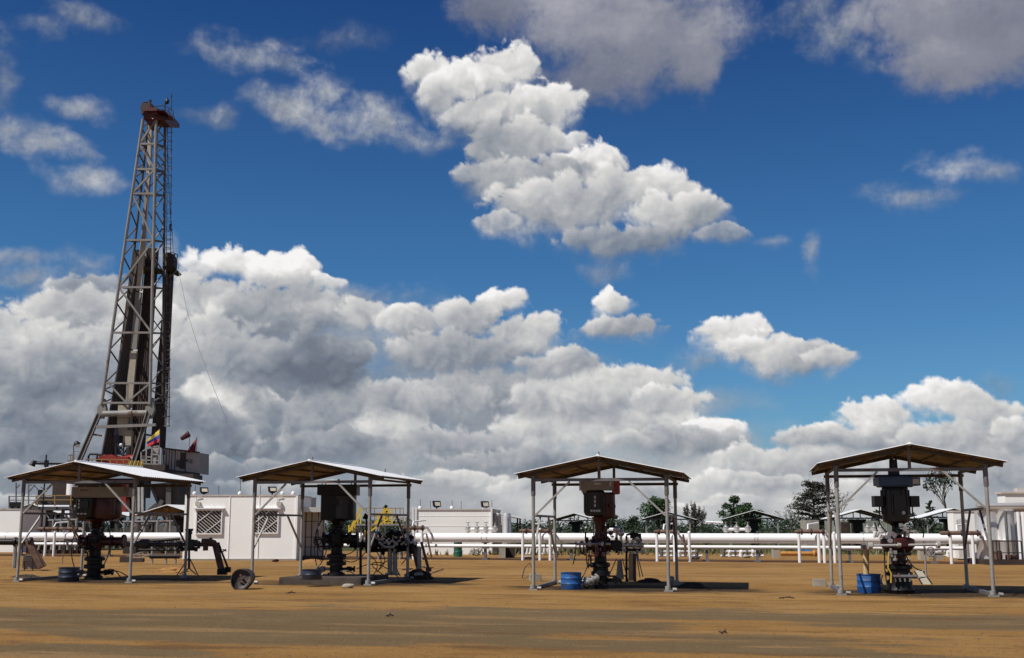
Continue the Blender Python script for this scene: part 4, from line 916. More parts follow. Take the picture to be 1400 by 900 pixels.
for px in (12, 120, 300, 480, 660, 667, 860, 1032, 1036, 1180, 1240):
    x = PW(px, 722, YP).x - ox; mb = MB(); mb.lathe([(PR * 1.03, -.03), (PR * 1.05, 0), (PR * 1.03, .03)], (x, 0, PZ), (1, 0, 0), 28); T.part('strap', mb, SILV)
for px in (30, 150, 280, 560, 663, 780, 870, 965, 1034, 1160, 1215, 1275):
    x = PW(px, 722, YP).x - ox; mb = MB(); mb.box((x, .1, .5), (.14, .14, 1.0)); mb.box((x, .1, .98), (.36, .3, .05)); mb.box((x, .1, .66), (.36, .4, .05)); mb.box((x, .1, .04), (.4, .4, .08)); T.part('pipe_support', mb, GALVD)
def hframe(label, posts, top, tilt=()):
    """white posts in front of the pipeline carrying a rusty cross pipe with flanges"""
    Y = YP - .95; a = PW(posts[0][0], 760, Y); T = Thing('pipe_gantry', label, 'pipe gantry', (a.x, Y, 0), 0, 'white post frames in front of the pipeline')
    def q(px, py, dy=0): p = PW(px, py, Y + dy); return p - T.base
    for px, yt in posts:
        t = q(px, yt); mb = MB(); mb.tube([(t.x, 0, 0), (t.x, 0, t.z)], .085, 10); mb.lathe([(.088, 0), (.05, .06), (.01, .08)], (t.x, 0, t.z), n=10); T.part('post', mb, WHITEP)
    (x0, x1, y) = top; a, b = q(x0, y, -.02), q(x1, y, -.02); mb = MB(); a.y = b.y = -.02; b.z = a.z
    mb.tube([a, b], .105, 12); mb.lathe([(.105, 0), (.07, .07), (.01, .1)], a, (-1, 0, 0), 12)
    cp = T.part('cross_pipe', mb, RUSTY)
    for f in (.18, .52, .92):
        mb = MB(); mb.lathe([(.17, -.04), (.17, .04)], a.lerp(b, f), (1, 0, 0), 14); T.part('flange', mb, DARKW, cp)
    mb = MB(); mb.tube([a.lerp(b, .4) + Vector((0, 0, .1)), a.lerp(b, .4) + Vector((0, .2, .38)), a.lerp(b, .4) + Vector((.5, .9, .46))], .05, 8); mb.tube([a.lerp(b, .95), a.lerp(b, .95) + Vector((.1, .45, 0)), a.lerp(b, .95) + Vector((.12, .9, -.3)), a.lerp(b, .95) + Vector((.12, 1.0, -.9))], .07, 8); T.part('tie_in_pipe', mb, WHITEP)
    for (xa, ya, xb, yb, dy) in tilt:
        mb = MB(); mb.tube([q(xa, ya, dy), q(xb, yb, dy - .2)], .06, 8); T.part('prop', mb, RUSTY)
hframe('white post gantry with rusty cross pipe, left of the red-and-cream pump drive', [(63, 729), (75, 728)], (52, 106, 723), ((100, 726, 110, 752, 0),))
hframe('white post gantry with rusty cross pipe, left of the long plain white building', [(577, 722), (566, 726)], (553, 580, 722), ((583, 730, 590, 762, -1),))
hframe("white post gantry behind the left posts of the dark red drive's shelter", [(714.7, 729), (738, 724), (752, 728)], (712, 754, 726), ((757, 730, 762, 762, 0),))
hframe("white post gantry behind the right posts of the dark red drive's shelter", [(897.8, 729), (921.8, 727), (942, 728)], (896, 924, 727), ((934, 731, 938, 760, 0),))
hframe('white post gantry just left of the shelter over the blue-capped drive', [(1092, 731), (1118.7, 728), (1126, 730), (1140, 729)], (1089, 1128, 727))
hframe('white post gantry at the right end of the pipeline, beside the clad vessels', [(1299, 733), (1329, 729)], (1287, 1341, 729))
def valveset(label, px0, px1, n, lever=False):
    T = Thing('valve_set', label, 'valves', (PW((px0 + px1) / 2, 722, YP).x, YP + .12, PZ + PR - .03), 0, 'white valves standing on the pipeline')
    x0 = PW(px0, 722, YP).x - T.base.x; x1 = PW(px1, 722, YP).x - T.base.x
    mb = MB(); mb.tube([(x0, 0, .25), (x1, 0, .25)], .085, 10); T.part('header_pipe', mb, WHITEP)
    for i in range(n):
        x = x0 + (x1 - x0) * i / (n - 1); mb = MB(); mb.lathe([(.08, 0), (.08, .10), (.16, .11), (.16, .15), (.12, .17), (.15, .25), (.12, .34), (.16, .35), (.16, .39), (.07, .41), (.06, .5), (.025, .52), (.025, .64)], (x, 0, 0), n=12); mb.box((x, -.02, .25), (.36, .12, .12)); v = T.part('valve', mb, SILV)
        mb = MB(); mb.ring((x, 0, .64), (0, 0, 1), .11, .02, 12); T.part('handwheel', mb, GALVD, v)
    if lever: mb = MB(); mb.tube([(x0 - .15, -.05, .62), (x0 - 1.1, -.1, .66)], .06, 8); T.part('vent_pipe', mb, WHITEP)
valveset('row of four white valves on the pipeline in front of the second white building', 639, 676, 4)
valveset('three white valves with a long vent pipe on the pipeline, right of the middle shelter', 992, 1022, 3, True)
valveset('two white valves on the pipeline seen right of the dark red drive', 828, 842, 2)
valveset('white valve group on the pipeline seen left of the blue-capped drive', 1186, 1204, 3)
# ------------------------------------------------------------------ white site buildings
def floodlight(label, T0, px, py, dy):
    p = T0.base + Matrix.Rotation(T0.rz, 3, 'Z') @ T0.L(px, py, dy); T = Thing('floodlight', label, 'floodlight', p, AL + .5, 'floodlights on the flat roofs')
    s = 10.5 * T0.sc(dy)
    mb = MB(); mb.slab([(-s/2, -.12, .1), (s/2, -.12, .1), (s/2, .0, s * .92), (-s/2, .0, s * .92)], (0, .22, .02)); h = T.part('housing', mb, BLK)
    mb = MB(); mb.slab([(-s*.36, -.13, .17), (s*.36, -.13, .17), (s*.36, -.03, s * .78), (-s*.36, -.03, s * .78)], (0, -.01, 0)); T.part('lens', mb, LAMP, h)
    mb = MB(); mb.tube([(0, .05, -.15), (0, .05, .12)], .05, 8); mb.box((0, .05, .08), (s * .7, .06, .06)); T.part('bracket', mb, BLK)
def rods(T, pts, dy, name='antenna_rod'):
    for px, y0, y1 in pts:
        mb = MB(); mb.tube([T.L(px, y1, dy), T.L(px, y0, dy)], .022, 5); T.part(name, mb, GALVD)
T = Thing('site_cabin', 'white flat-roofed cabin with two barred windows, between the rig and the black pump drive', 'cabin', ground_at(326, 68.3), AL)
L = T.L; x0, x1 = L(250, 765).x, L(404.5, 765).x; zt = L(300, 678.3).z; D = 4.6
mb = MB(); mb.box(((x0+x1)/2, D/2, zt/2), (x1-x0, D, zt)); wl = T.part('wall', mb, WHITEW)
mb = MB(); mb.box(((x0+x1)/2, D/2, zt+.035), (x1-x0+.08, D+.08, .07)); T.part('roof', mb, WALLS)
for px in (250.8, 254.5, 311.5, 352, 403.5):
    x = L(px, 765).x; mb = MB(); mb.box((x, -.02, zt/2 + .02), (.12 if px in (250.8, 403.5) else .035, .05 if px in (250.8, 403.5) else .025, zt - .05)); T.part('wall_batten', mb, WHITEW)
mb = MB(); mb.box(((x0+x1)/2, -.03, .05), (x1-x0, .08, .10)); T.part('skirting', mb, CONC)
def barred(T, px0, px1, py0, py1):
    L = T.L; a, b = L(px0, py1), L(px1, py0); w, h = b.x - a.x, b.z - a.z
    mb = MB(); mb.box(((a.x+b.x)/2, -.012, (a.z+b.z)/2), (w, .02, h)); wn = T.part('window', mb, GLASS)
    fr = MB()
    for xx in (a.x, b.x): fr.box((xx, -.05, (a.z+b.z)/2), (.07, .10, h + .07))
    for zz in (a.z, b.z): fr.box(((a.x+b.x)/2, -.055, zz), (w, .10, .07))
    fr.box(((a.x+b.x)/2, -.09, b.z + .09), (w + .28, .2, .07)); T.part('frame', fr, WHITEP, wn)
    bars = MB(); n = 13; y = -.035                    # slanting bars, cut to the opening, and two braces across them
    for k in range(-n, n + 1):
        c0 = k * w / 6.2
        p = []
        for (sx, sz) in ((max(0, c0), max(0, -c0)),): pass
        # line from upper left to lower right: z = h - (x - c0) * .82
        xs = sorted([c0, c0 + h / .82]); lo, hi = max(xs[0], 0.03), min(xs[1], w - .03)
        if hi - lo > .05: bars.bar((a.x + lo, y, a.z + h - (lo - c0) * .82), (a.x + hi, y, a.z + h - (hi - c0) * .82), .036, .02, (0, 1, 0))
    T.part('slanting_bars', bars, WALLS, wn)
    br = MB()
    br.bar((a.x + .02, y - .03, a.z + h * .45), (a.x + w * .66, y - .03, a.z + h), .04, .02, (0, 1, 0)); br.bar((a.x + w * .3, y - .03, a.z), (a.x + w - .02, y - .03, a.z + h * .58), .04, .02, (0, 1, 0)); T.part('brace_bars', br, WHITEP, wn)
barred(T, 268, 304, 697.5, 730); barred(T, 348, 381, 697.5, 729)
for px in (266, 328, 386, 401):
    mb = MB(); p = L(px, 678, .3); mb.ball((p.x, .3, zt + .15), .13, 8); mb.tube([(p.x, .3, zt), (p.x, .3, zt + .1)], .06, 8); T.part('roof_vent', mb, WHITEP)
for px in (271, 382):
    a = L(px, 689); mb = MB(); mb.box((a.x, -.08, a.z), (.28, .14, .22)); mb.tube([(a.x - .1, -.05, a.z + .1), (a.x - .1, -.06, a.z + .36), (a.x + .2, -.06, a.z + .42)], .022, 6); T.part('wall_lamp', mb, WALLS)
rods(T, ((267, 664, 679), (299, 664, 679), (328.5, 655, 679), (356, 664, 679), (414, 664, 679)), .3)
floodlight('black floodlight on the left end of the roof of the cabin with barred windows', T, 279, 676.5, .4)
floodlight('black floodlight at the middle of the roof of the cabin with barred windows', T, 372.5, 675.5, .4)
# tank and caged lean-to beside the cabin
Tk = Thing('water_tank', 'pale round tank standing behind the right corner of the cabin with barred windows', 'tank', ground_at(419, 76), AL)
mb = MB(); r = 12 * Tk.sc(); h = Tk.L(419, 680.5).z; mb.lathe([(r, 0), (r, h - .05), (r * 1.03, h - .05), (r * 1.03, h), (.05, h + .04)], n=28); Tk.part('tank_shell', mb, WALLS)
rods(Tk, ((415, 668, 681),), 0)
Tc = Thing('pipe_cage', 'tall dark pipe cage under a silver canopy, beside the cabin with barred windows', 'cage', ground_at(428, 69.5), AL)
L = Tc.L
for px in (417, 425, 434, 441):
    mb = MB(); mb.tube([(L(px, 760).x, 0, 0), (L(px, 760).x, 0, L(px, 699).z)], .035, 8); Tc.part('cage_post', mb, DARKW)
for y in (713, 734.5, 748, 762):
    mb = MB(); a, b = L(416, y), L(442, y); mb.bar((a.x, 0, a.z), (b.x, 0, b.z), .05); Tc.part('cage_rail', mb, DARKW)
mb = MB(); a, b = L(405.5, 697), L(442, 697); mb.box(((a.x+b.x)/2, .6, a.z), (b.x - a.x, 1.5, .28)); Tc.part('canopy', mb, SILV)
mb = MB(); a, b = L(406, 761), L(440, 700); mb.box(((a.x+b.x)/2, 1.15, b.z/2), (b.x-a.x, .12, b.z)); Tc.part('back_panel', mb, WALLS)
mb = MB(); a, b = L(397, 763), L(441, 763); mb.box(((a.x+b.x)/2, .3, .12), (b.x - a.x, .8, .22)); Tc.part('base_skid', mb, DARKW)
# second white building
T = Thing('white_building', 'long plain white windowless building with antenna rods, behind the pipeline', 'building', ground_at(618, 84), AL)
L = T.L; x0, x1 = L(565.5, 757).x, L(672.5, 757).x; zt = L(600, 697.5).z; D = 6.0
mb = MB(); mb.box(((x0+x1)/2, .05, zt/2), (x1-x0, .1, zt)); T.part('front_wall', mb, WHITEW)
sx = L(684, 697, 6).x
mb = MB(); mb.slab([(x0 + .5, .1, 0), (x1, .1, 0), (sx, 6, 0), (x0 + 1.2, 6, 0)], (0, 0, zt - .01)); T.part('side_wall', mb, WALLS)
mb = MB(); mb.slab([(x0 - .05, -.06, zt), (x1 + .05, -.06, zt), (sx + .05, 6.05, zt), (x0 + 1.1, 6.05, zt)], (0, 0, .08)); T.part('roof', mb, WALLS)
for px in (563.8, 568, 671.8):
    mb = MB(); x = L(px, 757).x; mb.box((x, -.04, zt/2 + .1), (.13, .1, zt + .2)); T.part('corner_post', mb, WHITEP)
for y in (705.5, 719.5):
    mb = MB(); a, b = L(569, y), L(671, y); mb.box(((a.x+b.x)/2, -.006, a.z), (b.x-a.x, .014, .03)); T.part('wall_batten', mb, WHITEW)
for px in (574.5, 618, 662):
    p = L(px, 697, .5); mb = MB(); mb.ball((p.x, .5, zt + .16), .16, 8); mb.tube([(p.x, .5, zt), (p.x, .5, zt + .12)], .07, 8); T.part('roof_vent', mb, WHITEP)
rods(T, ((574.5, 683, 697), (588.5, 685, 697), (618, 684, 697), (630.5, 685, 697), (661.5, 684, 697), (672.5, 684, 697)), .4)
floodlight('black floodlight near the left end of the long plain white building', T, 597.5, 695, .5)
floodlight('black floodlight near the right end of the long plain white building', T, 663.5, 695.5, .5)
Ta = Thing('lean_to', 'small lean-to roof over the silver tanks at the end of the long plain white building', 'lean-to', ground_at(700, 86), AL)
L = Ta.L; mb = MB(); mb.slab([L(684, 703.5, -1), L(714, 709.5, -1), L(712, 710.5, 3), L(684, 704.5, 3)], (0, 0, .1)); Ta.part('roof_sheet', mb, SHEET)
for px in (707.5, 711):
    mb = MB(); a = L(px, 709, -.5); mb.tube([(a.x, -.5, 0), (a.x, -.5, a.z)], .06, 8); Ta.part('post', mb, DARKW)
for px0, px1, yt, g, lb in ((673.5, 685, 707.5, 85, 'duller silver tank against the side of the long plain white building'), (686.5, 699, 707, 84, 'brighter silver tank under the small lean-to roof'), ):
    Tt = Thing('silver_tank', lb, 'tank', ground_at((px0+px1)/2, g), AL); r = (px1-px0)/2 * Tt.sc(); h = Tt.L(690, yt).z
    mb = MB(); mb.lathe([(r, 0), (r, h * .5), (r * 1.02, h * .505), (r, h * .51), (r, h), (r * .8, h + .25), (.05, h + .32)], n=24); Tt.part('tank_shell', mb, SILV if px0 > 680 else WALLS)
    mb = MB(); mb.tube([(r * .2, -r * 1.05, 0), (r * .2, -r * 1.05, h)], .05, 6); Tt.part('riser_pipe', mb, GALV)
# smaller things along the pipeline
def block(name, label, cat, px0, px1, py0, py1, m, dep=.8, side=None):
    b = G((px0 + px1) / 2, py1); T = Thing(name, label, cat, b, AL); a, c = T.L(px0, py1), T.L(px1, py0)
    mb = MB(); w = c.x - a.x; mb.box((0, dep/2, c.z/2), (w, dep, c.z)); T.part('block_body', mb, m)
    mb = MB(); mb.box((0, dep/2, c.z + .03), (w + .08, dep + .08, .06)); T.part('lid', mb, m); return T
block('cable_box', 'squat beige cabinet with a dark side under the pipeline, by the silver tanks', 'cabinet', 682.5, 691, 746, 763, PVC, 1.6)
block('cable_box', 'dark brown block forming the dark side of the squat beige cabinet under the pipeline', 'cabinet', 691, 704, 747, 762.5, DARKW, .6)  # dark side of the beige cabinet, its darkness put into a separate block's colour
block('cable_box', 'pale beige cabinet under the pipeline, midway between the middle and right shelters', 'cabinet', 1058, 1066, 750, 763.5, PVC, .5)
block('cable_box', 'pale beige cabinet under the pipeline, seen right of the blue-capped drive', 'cabinet', 1259, 1270, 751.5, 765.5, PVC, .5)
block('cable_box', 'small grey cabinet right behind the beige one at the blue-capped drive', 'cabinet', 1280, 1290, 757, 765, CONC, .5)
b = G(626, 761.5); T = Thing('green_drum', 'dark green oil drum standing upright under the pipeline by the long white building', 'drum', b, AL); r = 5.6 * T.sc(); h = T.L(626, 741).z
mb = MB(); mb.lathe([(r, 0), (r, h*.33), (r*1.05, h*.34), (r, h*.36), (r, h*.64), (r*1.05, h*.66), (r, h*.68), (r, h-.03), (r*1.04, h)], n=22); T.part('drum_shell', mb, GREEN)
b = G(1105, 755.5); T = Thing('blue_skip', 'light blue metal bin beyond the pipeline, left of the blue-capped drive shelter', 'bin', b, AL); a, c = T.L(1096, 755.5), T.L(1113, 747)
mb = MB(); mb.slab([(a.x, 0, .02), (c.x, 0, .02), (c.x + .1, 0, c.z), (a.x - .1, 0, c.z)], (0, 1.6, 0)); T.part('bin_body', mb, SKYB)
b = G(1090, 761); T = Thing('orange_pipe', 'thick orange pipe with a valve end lying beneath the pipeline', 'pipe', b, AL); L = T.L
mb = MB(); mb.tube([L(1067, 757), L(1112, 757)], .14, 12); T.part('pipe_body', mb, ORANGE)
mb = MB(); mb.lathe([(.2, -.1), (.26, 0), (.2, .1)], L(1113, 756.5), (1, 0, 0), 14); mb.box(L(1114, 756.5), (.3, .3, .62)); T.part('valve_end', mb, ORANGE)
b = G(1307, 761.5); T = Thing('red_valve', 'bright red valve block on the ground under the pipeline end', 'valve', b, AL)
mb = MB(); mb.box((0, .2, .2), (.34, .4, .4)); mb.lathe([(.16, 0), (.16, .1)], (0, .2, .4), n=14); T.part('valve_body', mb, REDB)
T = Thing('ground_rack', 'row of low white sloping pipe stubs beyond the pipeline, left of the dark red drive', 'pipe rack', G(742, 758), AL); L = T.L
for i in range(10):
    mb = MB(); mb.tube([L(720 + 4.6 * i, 758), L(721.5 + 4.6 * i, 748)], .075, 7); T.part('pipe_stub', mb, WHITEP)
mb = MB(); mb.tube([L(718, 749), L(766, 749)], .05, 7); mb.tube([L(718, 757), L(766, 757)], .05, 7); T.part('rack_rail', mb, WHITEP)
for px0, px1, lb in ((900, 960, 'low white pipes on short stands beyond the pipeline, right of the dark red drive'), (985, 1044, 'cluster of white stubs and valves beyond the pipeline, between the middle and right shelters'), (1268, 1300, 'low white pipe stubs behind the small grey cabinet')):
    T = Thing('ground_manifold', lb, 'pipework', G((px0+px1)/2, 762), AL, 'low white manifolds under the pipeline'); L = T.L
    mb = MB(); mb.tube([L(px0, 760), L(px1, 760)], .07, 8); mb.tube([L(px0 + 4, 754), L(px1 - 8, 754)], .055, 8); T.part('low_pipe', mb, WHITEP)
    for i in range(int((px1 - px0) / 8)):
        x = px0 + 4 + 8 * i; mb = MB(); mb.tube([L(x, 761.5), L(x, 750 + (i * 3) % 5)], .08 if i % 3 else .12, 8); mb.lathe([(.14, -.05), (.14, .05)], L(x, 755), (1, 0, 0), 10); T.part('riser', mb, WHITEP if i % 2 else GALVD)
b = G(950, 765)
for i, (px, py, w, m, lb) in enumerate(((952, 765, 10, DARKMETAL, 'dark lump of scrap at the rear posts of the dark red drive shelter'), (1022, 763, 9, CONC, 'pale stone under the white valves between the middle and right shelters'), (1321, 766, 18, CONC, 'white rags or stones at the foot of the last pipe frame'), (722, 764, 16, CONC, 'flat pale slab at the foot of the slanting props'), (1241, 767, 10, CONC, 'pale stone in front of the beige cabinet at the blue-capped drive'))):
    rock(px, py, w, 4, m, lb, 'stone', name='stone')
# crossover stairs
T = Thing('crossover_stairs', 'yellow-railed stairs and platform crossing over the pipeline, right of the black pump drive', 'stairs', ground_at(510, 71.6), AL); L = T.L
for (xa, ya, xb, yb, dy) in ((492.5, 694, 472.5, 738, -.5), (492.5, 703, 467, 745, -1.0), (530, 695, 498, 733, -.5), (525, 696, 512, 722, -.1), (531, 709, 500, 731, -1)):
    mb = MB(); mb.bar(L(xa, ya, dy), L(xb, yb, dy), .085); T.part('stair_rail', mb, YEL)
for (x, y0, y1, dy) in ((493, 694, 716, -.5), (489, 706, 716, -.5), (477, 718, 740, -.8), (482, 714, 728, -.8), (485, 713, 730, -1), (517, 700, 716, -.3), (526, 695, 717, .4), (536, 696, 717, .4), (499.5, 725, 733, -.5), (524, 696, 717, -.3), (531, 696, 718, -.3)):
    mb = MB(); mb.bar(L(x, y1, dy), L(x, y0, dy), .075); T.part('stair_post', mb, YEL)
for k in range(6):
    mb = MB(); a = L(526.5, 698 + 3.4 * k, .4); c = L(535.5, 698 + 3.4 * k, .4); mb.bar(a, c, .05); T.part('ladder_rung', mb, YEL)
mb = MB(); a, c = L(486, 717.5), L(553, 717.5); mb.box(((a.x+c.x)/2, .3, a.z), (c.x-a.x, 1.8, .1)); T.part('platform', mb, GALV)
for y in (695, 706):
    mb = MB(); mb.bar(L(497, y, 1), L(551, y, 1), .05); T.part('guard_rail', mb, OLDY)
for x in (501, 512, 541, 547, 551.5):
    mb = MB(); mb.bar(L(x, 717, 1), L(x, 695, 1), .05); T.part('guard_post', mb, OLDY)
for i in range(8):
    mb = MB(); a = L(490 - 2.6 * i, 719 + 3.4 * i, -.75); mb.box(a, (.25, .9, .05)); T.part('tread', mb, GALVD)
for x in (492, 520, 549):
    mb = MB(); a = L(x, 718, .2); mb.bar((a.x, .9, 0), (a.x, .9, a.z), .09); mb.bar((a.x, -.7, 0), (a.x, -.7, a.z), .09); T.part('leg', mb, GALV)
mb = MB(); mb.bar(L(545, 708, .6), L(563, 701.5, .6), .14); T.part('cable_tray', mb, SILV)
mb = MB(); mb.bar(L(555, 708), L(561, 728), .09); mb.bar(L(556, 708), L(556, 728), .06); T.part('brace', mb, OLDY)
# ------------------------------------------------------------------ silver clad plant at the right edge
T = Thing('clad_vessels', 'aluminium-clad vessels under a silver duct with dark railings at the right edge', 'tanks', ground_at(1372, 61.5), AL); L = T.L
for px0, px1, yt, dy, m in ((1340, 1369, 699, .6, SILV), (1368, 1387, 699, .2, SILV), (1386, 1420, 699, 1.2, SILV)):
    a, c = L(px0, 768, dy), L(px1, yt, dy); r = (c.x - a.x) / 2; mb = MB(); mb.lathe([(r, .2), (r, c.z * .45), (r * 1.015, c.z * .455), (r, c.z * .46), (r, c.z)], ((a.x+c.x)/2, dy + r * .4, 0), n=28); T.part('vessel', mb, m)
mb = MB(); mb.tube([L(1336, 694.5, .4), L(1430, 693.5, .4)], .25, 18); mb.tube([L(1336, 692, -.2), L(1430, 691, -.2)], .06, 8); T.part('duct', mb, SILV)
for px, w in ((1374, .07), (1391, .09), (1398, .12)):
    mb = MB(); a = L(px, 700, -.35); mb.tube([(a.x, -.4, .2), (a.x, -.4, a.z)], w, 10); T.part('riser_pipe', mb, GALVD if px < 1380 else WHITEP)
for y in (740, 756):
    mb = MB(); mb.bar(L(1356, y, -1.2), L(1396, y, -1.2), .05); T.part('railing', mb, DARKW)
for px in (1357, 1362, 1366, 1378, 1396):
    mb = MB(); a = L(px, 740, -1.2); mb.bar((a.x, -1.2, .1), (a.x, -1.2, a.z), .05); T.part('railing_post', mb, DARKW)
mb = MB(); a, c = L(1352, 774, -1.3), L(1430, 774, -1.3); mb.box(((a.x+c.x)/2, .2, .13), (c.x-a.x, 3.0, .26)); T.part('skid_base', mb, DARKW)
mb = MB(); a = L(1364, 760, -.8); mb.lathe([(.2, 0), (.24, .2), (.2, .5)], (a.x, -.8, .2), n=12); mb.lathe([(.3, 0), (.3, .3)], (a.x + .7, -.8, .2), n=12); T.part('valve_body', mb, RUSTY)
T = Thing('white_building', 'tall white block rising behind the aluminium-clad vessels at the right edge', 'building', ground_at(1400, 76), AL); L = T.L
a, c = L(1380, 765), L(1440, 675); mb = MB(); mb.box(((a.x+c.x)/2, .6, c.z/2), (c.x-a.x, 1.2, c.z)); T.part('wall', mb, WHITEW)
mb = MB(); mb.box(((a.x+c.x)/2, .6, c.z+.06), (c.x-a.x+.2, 1.4, .12)); mb.box((L(1398, 673).x, .5, c.z + .2), (.5, .5, .3)); T.part('roof', mb, WALLS)
T = Thing('white_building', 'low white building behind the last pipe frame, left of the aluminium-clad vessels', 'building', ground_at(1325, 74), AL); L = T.L
a, c = L(1307, 765), L(1345, 700); mb = MB(); mb.box(((a.x+c.x)/2, .5, c.z/2), (c.x-a.x, 1, c.z)); T.part('wall', mb, WHITEW)
mb = MB(); mb.box(((a.x+c.x)/2, .5, c.z+.04), (c.x-a.x+.1, 1.1, .08)); T.part('roof', mb, WALLS)
a, c = L(1313, 765, -1.5), L(1327, 711, -1.5); mb = MB(); mb.lathe([(.3, 0), (.3, c.z * .6), (.34, c.z * .62), (.34, c.z), (.1, c.z + .1)], ((a.x+c.x)/2, -1.2, 0), n=16); T.part('vent_stack', mb, SILV)
# pale green long cabin under the far shelter
T = Thing('green_cabin', 'pale green-grey flat cabin beyond the pipeline, behind the posts of the blue-capped drive shelter', 'cabin', ground_at(1180, 100), AL); L = T.L
a, c = L(1146, 750), L(1224, 712); mb = MB(); mb.box(((a.x+c.x)/2, 2, c.z/2), (c.x-a.x, 4, c.z)); T.part('wall', mb, PALEG)
for p0, p1 in ((1151, 1161), (1165, 1167)):
    q, r_ = L(p0, 748), L(p1, 714); mb = MB(); mb.box(((q.x+r_.x)/2, -.02, (q.z+r_.z)/2), (r_.x-q.x, .06, r_.z-q.z)); T.part('door', mb, DARKW)
a, c = L(1111, 740), L(1128, 711); mb = MB(); mb.box(((a.x+c.x)/2, 3, c.z/2), (c.x-a.x, 2, c.z)); T.part('annex', mb, CONC)
# ------------------------------------------------------------------ shelters over the farther row of wells
def far_shelter():
    T = Thing('far_shelter', 'far', 'shelter', (0, 0, 0), 0, 'roofed wells in the far row'); w, d, H = 4.2, 4.2, 2.75
    for x in (-w/2, w/2):
        for y in (-d/2, d/2):
            mb = MB(); mb.tube([(x, y, 0), (x, y, H)], .07, 8); T.part('post', mb, GALV)
    for y in (-d/2, d/2):
        mb = MB(); mb.bar((-w/2, y, H), (w/2, y, H), .09); T.part('tie_beam', mb, GALVD)
        mb = MB(); mb.bar((0, y, H), (0, y, H + .62), .08); mb.bar((0, y, H + .62), (-w*.63, y, H - .1), .09); mb.bar((0, y, H + .62), (w*.63, y, H - .1), .09); T.part('truss', mb, BEAM)
    for sg in (-1, 1):
        mb = MB(); mb.slab([(0, -d/2 - .4, H + .7), (sg * w * .65, -d/2 - .4, H - .06), (sg * w * .65, d/2 + .4, H - .06), (0, d/2 + .4, H + .7)], (0, 0, .05)); s_ = T.part('roof_sheet', mb, SHEET)
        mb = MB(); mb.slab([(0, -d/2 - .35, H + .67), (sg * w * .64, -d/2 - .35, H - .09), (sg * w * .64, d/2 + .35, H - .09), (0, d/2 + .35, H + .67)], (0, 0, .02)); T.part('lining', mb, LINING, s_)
    for x in (-w/2, w/2):
        mb = MB(); mb.bar((x, -d/2, H - 1), (x - math.copysign(1, x), -d/2, H), .06); T.part('knee_brace', mb, GALV)
    mb = MB(); mb.lathe([(.3, 0), (.3, .7), (.2, .75), (.2, 1.4), (.3, 1.45), (.18, 1.6)], n=12); mb.tube([(-.8, 0, 1.1), (1.2, 0, 1.1)], .14, 8); mb.box((0, -.2, 2.0), (.8, .7, .8)); T.part('wellhead', mb, BLK)
    mb = MB(); mb.box((0, -.1, 2.5), (1.4, .9, .32)); T.part('belt_guard', mb, BLK)
    return T
F = far_shelter(); first = True
for px, g, rz, sc, lb in ((788, 112, 4, .92, 'distant zinc-roofed shelter seen behind the left posts of the dark red drive'),
        (914, 112, 4, .96, "distant zinc-roofed shelter below the bushy mid-green tree, behind the middle shelter's right posts"),
        (1030, 108, 4, .98, 'distant zinc-roofed shelter below the bright green tree, between the middle and right shelters'),
        (1172, 96, 4, .95, 'distant brown-edged shelter in front of the pale green-grey cabin'),
        (1297, 98, 4, .98, 'distant zinc-roofed shelter below the bare leggy tree, seen behind the blue-capped drive'),
        (66, 118, -2, 1.2, 'distant white-topped shelter behind the pipeline, showing left of the red-and-cream drive'),
        (84, 140, -2, 1.1, 'more distant white-topped shelter peeping below the other one, left of the red-and-cream drive'),
        (160, 125, -2, 1.12, 'distant white-topped shelter peeping out right of the red-and-cream drive'),
        (250, 96, -2, 1.05, 'distant shelter with a grey eave half hidden by the cabin with barred windows')):
    p = ground_at(px, g)
    if first: o = F.o; o.location = p; o.rotation_euler = (0, 0, R(rz + 5)); o['label'] = lb; o.scale = (sc,) * 3; first = False
    else: dup(F.o, p, R(rz + 5), lb, sc)
